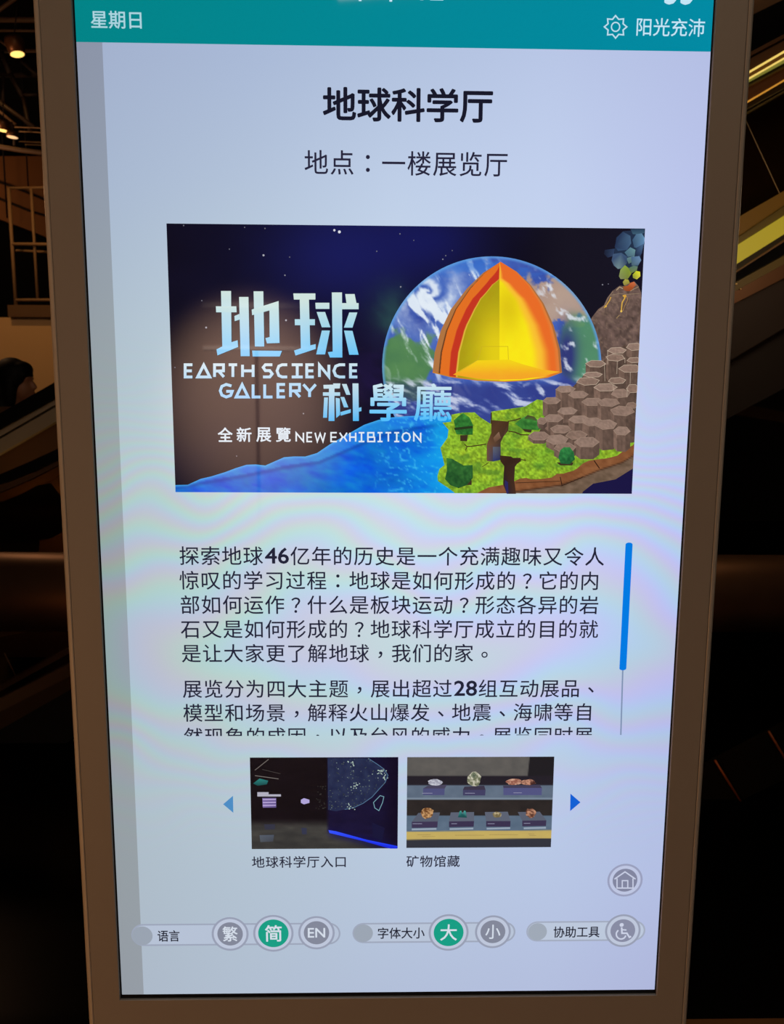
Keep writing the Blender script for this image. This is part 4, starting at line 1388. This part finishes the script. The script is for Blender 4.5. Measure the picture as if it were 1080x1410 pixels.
# --- escalator to the left of the display
eA = thing('escalator', 'escalator with black handrail and pale silver deck rising left of the display', 'escalator', (-2.0, 3.1, 0))
YA = 3.1
band('handrail', 0, 569, 591, 74, 527, 550, YA - 0.03, 0.09, m_hand, eA, -300, 330)
band('deck_strip', 0, 591, 601, 74, 550, 558.5, YA - 0.01, 0.12, m_silver, eA, -300, 330)
band('deck_groove', 0, 601, 604.5, 74, 558.5, 562, YA + 0.03, 0.06, m_truss, eA, -300, 330)
band('deck_strip', 0, 604.5, 624.5, 74, 562, 582, YA - 0.01, 0.12, m_silver, eA, -300, 330)
band('side_panel', 0, 624.5, 700, 74, 582, 658, YA + 0.05, 0.06, m_brown, eA, -300, 330)
# --- second, nearer balustrade below it
eB = thing('escalator', 'lower escalator balustrade with dark handrail just above the tube rail on the left', 'escalator', (-1.6, 2.5, 0))
YB = 2.5
def curveband(name, pts_top, pts_bot, Y, depth, m, parent):
    return slab(name, pts_top + pts_bot[::-1], Y, depth, m, parent)
curveband('handrail', [(-300, 750), (-80, 676), (0, 653), (40, 636), (77, 619), (160, 576), (300, 500)], [(-300, 768), (-80, 691), (0, 667), (40, 651), (77, 633), (160, 590), (300, 514)], YB - 0.02, 0.08, m_hand, eB)
curveband('handrail_base', [(-300, 770), (-80, 694), (0, 669.5), (40, 654), (77, 636), (160, 593), (300, 517)], [(-300, 780), (-80, 703), (0, 678), (40, 661), (77, 642), (160, 599), (300, 523)], YB, 0.05, m_brown, eB)
curveband('glass_panel', [(-300, 780), (-80, 703), (0, 678), (40, 661), (77, 642), (160, 599), (300, 523)], [(-300, 870), (-80, 870), (0, 870), (40, 870), (77, 870), (160, 870), (300, 870)], YB + 0.015, 0.012, m_glass, eB)
band('lower_deck', 0, 944, 952, 93, 893, 901, YB - 0.03, 0.1, m_brown, eB, -300, 330)
band('lower_glass', 0, 878, 944, 93, 860, 893, YB + 0.0, 0.012, m_glass, eB, -300, 330)
rod('glass_joint', (6, 899), (22, 932), 0.9, YB - 0.012, m_tan, eB)
band('skirt_panel', 0, 962, 980, 93, 915, 933, YB - 0.05, 0.1, m_tan, eB, -300, 330)
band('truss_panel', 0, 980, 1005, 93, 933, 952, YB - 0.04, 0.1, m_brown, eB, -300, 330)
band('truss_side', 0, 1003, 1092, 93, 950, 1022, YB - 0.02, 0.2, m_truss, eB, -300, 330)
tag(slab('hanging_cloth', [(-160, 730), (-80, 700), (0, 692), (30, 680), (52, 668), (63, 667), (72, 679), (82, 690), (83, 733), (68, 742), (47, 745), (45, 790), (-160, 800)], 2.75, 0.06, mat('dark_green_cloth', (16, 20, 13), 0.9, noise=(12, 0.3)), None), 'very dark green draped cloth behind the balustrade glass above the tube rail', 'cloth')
tag(slab('back_panel', [(-300, 560), (330, 560), (330, 905), (-300, 905)], 3.3, 0.03, m_brown), 'dull brown panel showing between the dark cloth and the tube rail', 'panel')

# --- escalator to the right
eC = thing('escalator', 'lit escalator with glowing yellow light lines rising at the right of the display', 'escalator', (2.0, 2.4, 0))
YC = 2.4
XA, XB = 880, 1330
b2 = lambda name, a0, a1, c0, c1, dy, dep, m: band(name, 1033, a0, a1, 1080, c0, c1, YC + dy, dep, m, eC, XA, XB)
b2('soffit', -60, 22, -90, -1, 0.10, 0.2, m_tan)
b2('handrail', 22, 72, -1, 47, 0.06, 0.1, m_blk)
b2('deck_strip', 72, 77, 47, 52, -0.02, 0.1, m_brown)
b2('deck_groove', 77, 81, 52, 56, 0.02, 0.05, m_truss)
b2('deck_panel', 81, 97, 56, 70, -0.01, 0.1, m_brown)
m_led = mat('yellow_light_line', (60, 50, 20), 0.4, emit=(250, 214, 110), strength=0.95)
m_led2 = mat('lime_light_line', (60, 60, 20), 0.4, emit=(226, 210, 90), strength=0.8)
m_led3 = mat('amber_light_line', (60, 40, 20), 0.4, emit=(220, 150, 54), strength=0.8)
m_glow = mat('lit_yellow_skirt', (80, 70, 30), 0.5, emit=(158, 138, 34), strength=0.92)  # light falling on the skirt is put in as emission
m_amber = mat('amber_skirt_panel', (96, 64, 22), 0.5, emit=(78, 52, 8), strength=0.6)  # faint light on the panel painted as emission, the panel is no lamp
m_olive = mat('olive_bronze_panel', (110, 96, 44), 0.5, noise=(5, 0.1))
b2('light_line', 97, 99.4, 69.6, 72, -0.015, 0.02, m_led)
b2('channel', 99.4, 106, 72, 79, 0.02, 0.05, m_brown)
b2('light_line', 106, 108.6, 79, 81.6, -0.015, 0.02, m_led)
b2('light_line', 108.6, 111.5, 81.6, 86, -0.01, 0.02, mat('lime_diffuser', (90, 90, 40), 0.4, emit=(126, 122, 50), strength=0.8))
b2('channel', 111.5, 116, 86, 91, 0.02, 0.05, m_truss)
b2('deck_strip', 116, 118, 91, 93, -0.01, 0.05, m_olive)
b2('channel', 118, 137, 93, 109.5, 0.02, 0.05, m_brown)
b2('light_line', 137, 139, 109.5, 111.4, -0.01, 0.02, m_led3)
b2('channel', 139, 147, 111.4, 121, 0.02, 0.05, m_truss)
b2('deck_strip', 147, 148.6, 121, 122.6, -0.01, 0.05, m_olive)
b2('channel', 148.6, 152, 122.6, 125, 0.02, 0.05, m_truss)
b2('deck_strip', 152, 154, 125, 127, -0.01, 0.05, m_olive)
b2('back_wall', 150, 336, 124, 305, 0.22, 0.03, mat('olive_dark_backing', (44, 34, 16), 0.55, noise=(3, 0.3)))
b2('glass_panel', 154, 322, 127, 290, 0.05, 0.012, m_glass)
rod('glass_joint', (1020, 150), (1088, 297), 0.55, YC + 0.045, mat('pale_joint', (190, 170, 130), 0.4), eC)
b2('skirt_panel', 290, 316, 263, 284, 0.03, 0.02, m_amber)
b2('skirt_strip', 316, 327, 284, 297, 0.0, 0.06, m_olive)
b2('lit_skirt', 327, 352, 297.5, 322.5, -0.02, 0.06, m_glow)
b2('lower_channel', 352, 361.5, 322.5, 331, 0.01, 0.05, m_truss)
b2('deck_strip', 361.5, 363, 331, 333, -0.02, 0.05, m_tan)
b2('lower_channel', 363, 378, 333, 352, 0.02, 0.05, m_blk)
b2('truss_panel', 378, 390, 352, 364, -0.02, 0.1, m_olive)
b2('truss_panel', 390, 407, 364, 383, -0.03, 0.1, m_brown)
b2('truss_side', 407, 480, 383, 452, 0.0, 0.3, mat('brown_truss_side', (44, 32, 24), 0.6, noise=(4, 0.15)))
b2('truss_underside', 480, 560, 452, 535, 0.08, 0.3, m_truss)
for px_, py_ in ((1014.5, 391), (1020, 398)):
    c_ = P(px_, py_, YC - 0.035)
    tube('deck_screw', [c_, c_ + Vector((0, 0.02, 0))], 0.003, mat('bright_screw', (220, 190, 130), 0.2, metal=0.9), eC, 12)
tag(slab('cross_beam', [(880, 534), (1008, 553), (1080, 567), (1400, 630), (1400, 646), (1080, 582), (1008, 570), (880, 551)], 3.3, 0.1, mat('brown_beam_paint', (60, 44, 26), 0.7)), 'dim brown beam sloping down below the lit escalator on the right', 'beam')
# --- dim glass balustrade below the tube rail on the right
eD = thing('glass_balustrade', 'dim glass balustrade with two amber joint lines below the tube rail at right', 'balustrade', (2.0, 2.2, 0))
YD = 1.95
m_dim = mat('dim_brown_pane', (30, 25, 18), 0.25, noise=(3, 0.15))
band('glass_panel', 966, 1056, 1128, 1080, 996, 1074, YD, 0.015, m_dim, eD, 880, 1300)
m_jl = mat('copper_joint', (190, 96, 40), 0.4, metal=0.3)
rod('joint_line', (985, 1047), (1022, 1106), 1.6, YD - 0.012, m_jl, eD)
rod('joint_line', (1059, 1007), (1092, 1062), 1.6, YD - 0.012, m_jl, eD)

# --- wall, ledge and window frame at the upper left
YW = 6.2
zt = P(0, 437, YW).z
struct(box('wall_parapet', (-6.9, YW, 0.0), (2.0, YW + 0.2, zt), m_orange))
zl = P(30, 421, YW).z
struct(box('trim_4', (P(15, 428, YW).x, YW - 0.06, zt), (2.0, YW + 0.26, zl), mat('brown_ledge', (98, 72, 46), 0.7)))
m_post = mat('beige_window_frame', (150, 120, 88), 0.6)
fr = thing('window_frame', 'beige square-tube frame standing on the ledge above the lit parapet wall', 'frame', (P(40, 421, YW).x, YW, zl))
YF = 6.25
rod('upright', (12, 259), (22, 421), 2.3, YF, m_post, fr)
rod('upright', (43, 259), (52, 413), 1.9, YF, m_post, fr)
rod('upright', (90, 259), (98, 413), 1.9, YF, m_post, fr)
rod('crossbar', (12, 259), (110, 258), 1.8, YF, m_post, fr)
rod('crossbar', (17, 336), (112, 337), 2.1, YF - 0.03, m_post, fr)
rod('crossbar', (22, 345), (112, 349), 1.6, YF + 0.2, m_post, fr)
rod('crossbar', (22, 413), (112, 413), 1.9, YF - 0.02, m_post, fr)
sof = thing('stair_soffit', 'brown sloping underside of stairs seen behind the beige frame', 'stairs', (-4.0, 7.6, 0))
YS = 7.6
m_sof = mat('brown_soffit', (170, 112, 66), 0.7, noise=(2, 0.1))
slab('soffit_slab', [(-200, 215), (200, 215), (200, 378), (90, 335), (60, 325), (40, 317), (0, 302), (-200, 228)], YS, 0.12, m_sof, sof)
for ln in ([(-30, 240), (20, 258), (100, 290)], [(-30, 262), (40, 290), (110, 312)]):
    tube('soffit_batten', [P(x, y, YS - 0.02) for x, y in ln], 0.012, m_truss, sof, 8)
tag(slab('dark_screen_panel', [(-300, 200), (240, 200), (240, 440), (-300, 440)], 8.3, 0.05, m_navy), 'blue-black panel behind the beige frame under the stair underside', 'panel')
def hang(px0, py0, Y, r):
    a = P(px0, py0, Y)
    return tube('hanging_rod', [a, (a.x, a.y, 5.6)], r, m_truss, None, 8)
tag(hang(10, 300, 7.0, 0.008), 'thin dark rod hanging at the far left edge beside the beige frame', 'rod')
tag(hang(39, 258, 7.0, 0.007), 'thin dark rod hanging above the second upright of the beige frame', 'rod')

# --- roof steel
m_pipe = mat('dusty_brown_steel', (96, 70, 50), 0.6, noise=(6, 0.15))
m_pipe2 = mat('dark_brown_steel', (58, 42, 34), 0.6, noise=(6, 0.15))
rt = thing('roof_truss', 'dark web of steel pipes and struts under the ceiling at top left', 'roof truss', (-3.2, 5.4, 3.6))
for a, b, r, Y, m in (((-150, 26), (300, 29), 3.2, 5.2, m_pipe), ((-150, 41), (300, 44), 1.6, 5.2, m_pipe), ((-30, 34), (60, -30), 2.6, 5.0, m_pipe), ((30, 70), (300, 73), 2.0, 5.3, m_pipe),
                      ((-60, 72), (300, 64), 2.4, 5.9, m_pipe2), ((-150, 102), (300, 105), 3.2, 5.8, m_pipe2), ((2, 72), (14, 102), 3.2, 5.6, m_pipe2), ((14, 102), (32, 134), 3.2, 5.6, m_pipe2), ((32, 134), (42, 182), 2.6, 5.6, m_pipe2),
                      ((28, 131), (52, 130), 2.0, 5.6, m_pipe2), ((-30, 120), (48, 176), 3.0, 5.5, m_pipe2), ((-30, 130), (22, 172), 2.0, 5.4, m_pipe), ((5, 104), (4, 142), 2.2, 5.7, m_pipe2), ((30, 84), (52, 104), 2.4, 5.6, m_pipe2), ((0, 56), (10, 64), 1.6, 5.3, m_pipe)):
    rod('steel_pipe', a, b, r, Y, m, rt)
lr = thing('lighting_ring', 'curved brown ring beam with thin rails carrying the two lower lamps', 'lighting ring', (-2.6, 4.7, 3.3))
YL = 4.7
tube('ring_beam', [P(x, y, YL) for x, y in ((-150, 178), (-80, 189), (-30, 197), (5, 203), (30, 207), (55, 210), (120, 215), (220, 218))], 3.1 / FPX * (YL - CAM.y), m_pipe, lr, 14)
for a, b in (((20, 175), (200, 182)), ((26, 181), (200, 189)), ((26, 195), (200, 202)), ((34, 199), (200, 207))):
    rod('ring_rail', a, b, 0.7, YL + 0.1, m_post, lr, 8)
rod('ring_strut', (20, 185), (20, 207), 2.2, YL + 0.02, m_pipe2, lr)

# --- spotlights
def spot(label, top, bot, r0, r1, Y, stem_top, glow, strength):
    a, b = P(top[0], top[1], Y), P(bot[0], bot[1], Y)
    b = Vector((b.x, a.y, b.z))
    s = thing('spotlight', label, 'spotlight', a)
    k = (Y - CAM.y) / FPX
    d = (b - a)
    tube('lamp_housing', [a, a + d * 0.06, a + d * 0.3, a + d * 0.98], [r0 * 0.55 * k, r0 * 0.9 * k, r0 * k, r1 * k], mat('copper_lamp_housing', (120, 76, 44), 0.4, metal=0.5), s, 28)
    tube('lamp_lens', [a + d * 0.95, a + d * 1.01, a + d * 1.06, a + d * 1.09], [r1 * 0.86 * k, r1 * 0.88 * k, r1 * 0.55 * k, r1 * 0.1 * k], mat(glow[0], (255, 220, 160), 0.3, emit=glow[1], strength=strength), s, 24)
    rod('lamp_stem', stem_top, (top[0] + 1, top[1] + 2), 0.8, Y, m_pipe2, s)
    return s
spot('copper pendant spotlight glowing alone between the upper ceiling pipes', (18, 51), (24, 75), 12, 9.5, 4.8, (24, 5), ('warm_lamp_glow', (255, 204, 110)), 1.6)
spot('glowing amber lamp cut by the left edge above the ring beam', (4, 166), (4, 180), 9, 7, 4.6, (4, 140), ('warm_lamp_glow', (255, 204, 110)), 1.6)
spot('small lamp with pale peach glow just right of the amber lamp', (17, 181), (17, 189), 7, 7.5, 4.55, (16, 168), ('peach_lamp_glow', (255, 206, 150)), 1.0)

# ================================================================== PERSON at the left edge, behind the handrail
YP = 3.72
K = (YP - CAM.y) / FPX
hx, hz = P(20, 526, YP).x, P(20, 526, YP).z          # middle of the head
def blob(bm, c_, r, seg=20, ring=14):
    res_ = bmesh.ops.create_uvsphere(bm, u_segments=seg, v_segments=ring, radius=1.0)
    for v in res_['verts']:
        v.co = Vector((v.co.x * r[0], v.co.y * r[1], v.co.z * r[2])) + Vector(c_)
def remeshed(name, bm, m, parent, voxel, smooth=4):
    me = bpy.data.meshes.new(name)
    bm.to_mesh(me)
    bm.free()
    o = link(name, me, None, m)
    r = o.modifiers.new('r', 'REMESH')
    r.mode = 'VOXEL'
    r.voxel_size = voxel
    r.use_smooth_shade = True
    s = o.modifiers.new('s', 'SMOOTH')
    s.iterations = smooth
    s.factor = 0.5
    dg = bpy.context.evaluated_depsgraph_get()
    me2 = bpy.data.meshes.new_from_object(o.evaluated_get(dg))
    bpy.data.objects.remove(o)
    me2.name = name
    for p in me2.polygons:
        p.use_smooth = True
    o = link(name, me2, parent)
    return o
per = thing('person', 'dark-haired person in dark clothes in profile facing right behind the silver deck', 'person', (hx, YP, 0))
m_skin = mat('skin', (188, 128, 96), 0.5, noise=(20, 0.05))
m_hair = mat('black_hair', (9, 6, 6), 0.6, spec=0.2, noise=(60, 0.3))
m_coat = mat('black_coat', (10, 10, 12), 0.8, noise=(30, 0.2))
H = lambda x, y, z: (hx + x, YP + y, hz + z)
bm = bmesh.new()
blob(bm, H(0.0, 0, 0.02), (0.098, 0.076, 0.105))            # skull
blob(bm, H(0.055, 0, -0.045), (0.052, 0.056, 0.068))        # face
blob(bm, H(0.070, 0, -0.098), (0.028, 0.030, 0.022))        # chin
tube_bm(bm, [H(0.098, 0, 0.004), H(0.112, 0, -0.020), H(0.122, 0, -0.034)], [0.010, 0.013, 0.011], 10)   # nose
blob(bm, H(0.112, 0, -0.036), (0.014, 0.016, 0.009))
blob(bm, H(0.100, 0, -0.062), (0.014, 0.024, 0.008))        # lips
blob(bm, H(0.098, 0, -0.074), (0.013, 0.022, 0.008))
blob(bm, H(0.090, 0, 0.022), (0.016, 0.050, 0.010))         # brow
for s in (-1, 1):
    blob(bm, H(-0.005, s * 0.076, -0.020), (0.018, 0.010, 0.030))   # ears
tube_bm(bm, [H(-0.012, 0, -0.06), H(-0.025, 0, -0.15), H(-0.03, 0, -0.21)], [0.055, 0.054, 0.066], 16)   # neck
sh = hz - 0.24
def Q(x, y, z): return (hx - 0.03 + x, YP + y, z)
blob(bm, Q(0, 0, sh - 0.16), (0.11, 0.17, 0.20))
blob(bm, Q(0, 0, sh - 0.42), (0.10, 0.15, 0.18))
blob(bm, Q(0, 0, sh - 0.60), (0.115, 0.165, 0.15))
for s in (-1, 1):
    tube_bm(bm, [Q(0, s * 0.16, sh - 0.04), Q(-0.02, s * 0.21, sh - 0.30), Q(0.06, s * 0.21, sh - 0.54)], [0.052, 0.043, 0.030], 14)
    tube_bm(bm, [Q(0.06, s * 0.21, sh - 0.54), Q(0.075, s * 0.205, sh - 0.58), Q(0.09, s * 0.20, sh - 0.63)], [0.026, 0.036, 0.034], 12)
    for k, ln in enumerate((0.062, 0.072, 0.066, 0.052)):
        fx = 0.115 - k * 0.018
        tube_bm(bm, [Q(fx, s * 0.20, sh - 0.63), Q(fx + 0.006, s * 0.195, sh - 0.63 - ln * 0.6), Q(fx - 0.002, s * 0.188, sh - 0.63 - ln)], [0.0095, 0.0088, 0.0075], 8)
    tube_bm(bm, [Q(0.10, s * 0.185, sh - 0.585), Q(0.115, s * 0.165, sh - 0.615), Q(0.118, s * 0.16, sh - 0.64)], [0.012, 0.010, 0.008], 8)
    tube_bm(bm, [Q(0, s * 0.085, sh - 0.64), Q(0.01, s * 0.09, 0.47), Q(-0.02, s * 0.09, 0.08)], [0.085, 0.058, 0.040], 16)
    tube_bm(bm, [Q(-0.05, s * 0.09, 0.045), Q(0.05, s * 0.095, 0.04), Q(0.16, s * 0.10, 0.03)], [0.036, 0.038, 0.026], 14)
remeshed('body', bm, m_skin, per, 0.007, 3)
bm = bmesh.new()                                             # hair, to the shoulders
blob(bm, H(-0.012, 0, 0.030), (0.108, 0.088, 0.112))
blob(bm, H(0.040, 0, 0.070), (0.068, 0.070, 0.052))
blob(bm, H(0.076, 0, 0.038), (0.026, 0.062, 0.026))
blob(bm, H(-0.060, 0, -0.06), (0.082, 0.094, 0.130))
blob(bm, H(-0.070, 0, -0.16), (0.085, 0.100, 0.120))
for s in (-1, 1):
    blob(bm, H(-0.006, s * 0.064, -0.05), (0.042, 0.030, 0.110))
remeshed('hair', bm, m_hair, per, 0.008, 3)
bm = bmesh.new()                                             # coat and trousers
blob(bm, Q(0, 0, sh - 0.16), (0.135, 0.20, 0.215))
blob(bm, Q(0, 0, sh - 0.42), (0.13, 0.185, 0.20))
blob(bm, Q(0, 0, sh - 0.64), (0.145, 0.20, 0.20))
tube_bm(bm, [H(-0.03, 0, -0.17), H(-0.032, 0, -0.26)], [0.078, 0.11], 18)
for s in (-1, 1):
    tube_bm(bm, [Q(0, s * 0.15, sh - 0.03), Q(-0.02, s * 0.215, sh - 0.30), Q(0.058, s * 0.212, sh - 0.53)], [0.078, 0.062, 0.050], 16)
remeshed('coat', bm, m_coat, per, 0.01, 4)
bm = bmesh.new()
for s in (-1, 1):
    tube_bm(bm, [Q(0, s * 0.085, sh - 0.66), Q(0.01, s * 0.09, 0.47), Q(-0.02, s * 0.09, 0.10)], [0.10, 0.075, 0.060], 16)
remeshed('trousers', bm, mat('dark_trousers', (14, 14, 18), 0.8), per, 0.01, 3)
for s in (-1, 1):
    bm = bmesh.new()
    tube_bm(bm, [Q(-0.06, s * 0.09, 0.05), Q(0.05, s * 0.095, 0.048), Q(0.17, s * 0.10, 0.036)], [0.046, 0.048, 0.034], 16)
    remeshed('shoe', bm, mat('black_shoe', (10, 9, 9), 0.4), per, 0.008, 2)
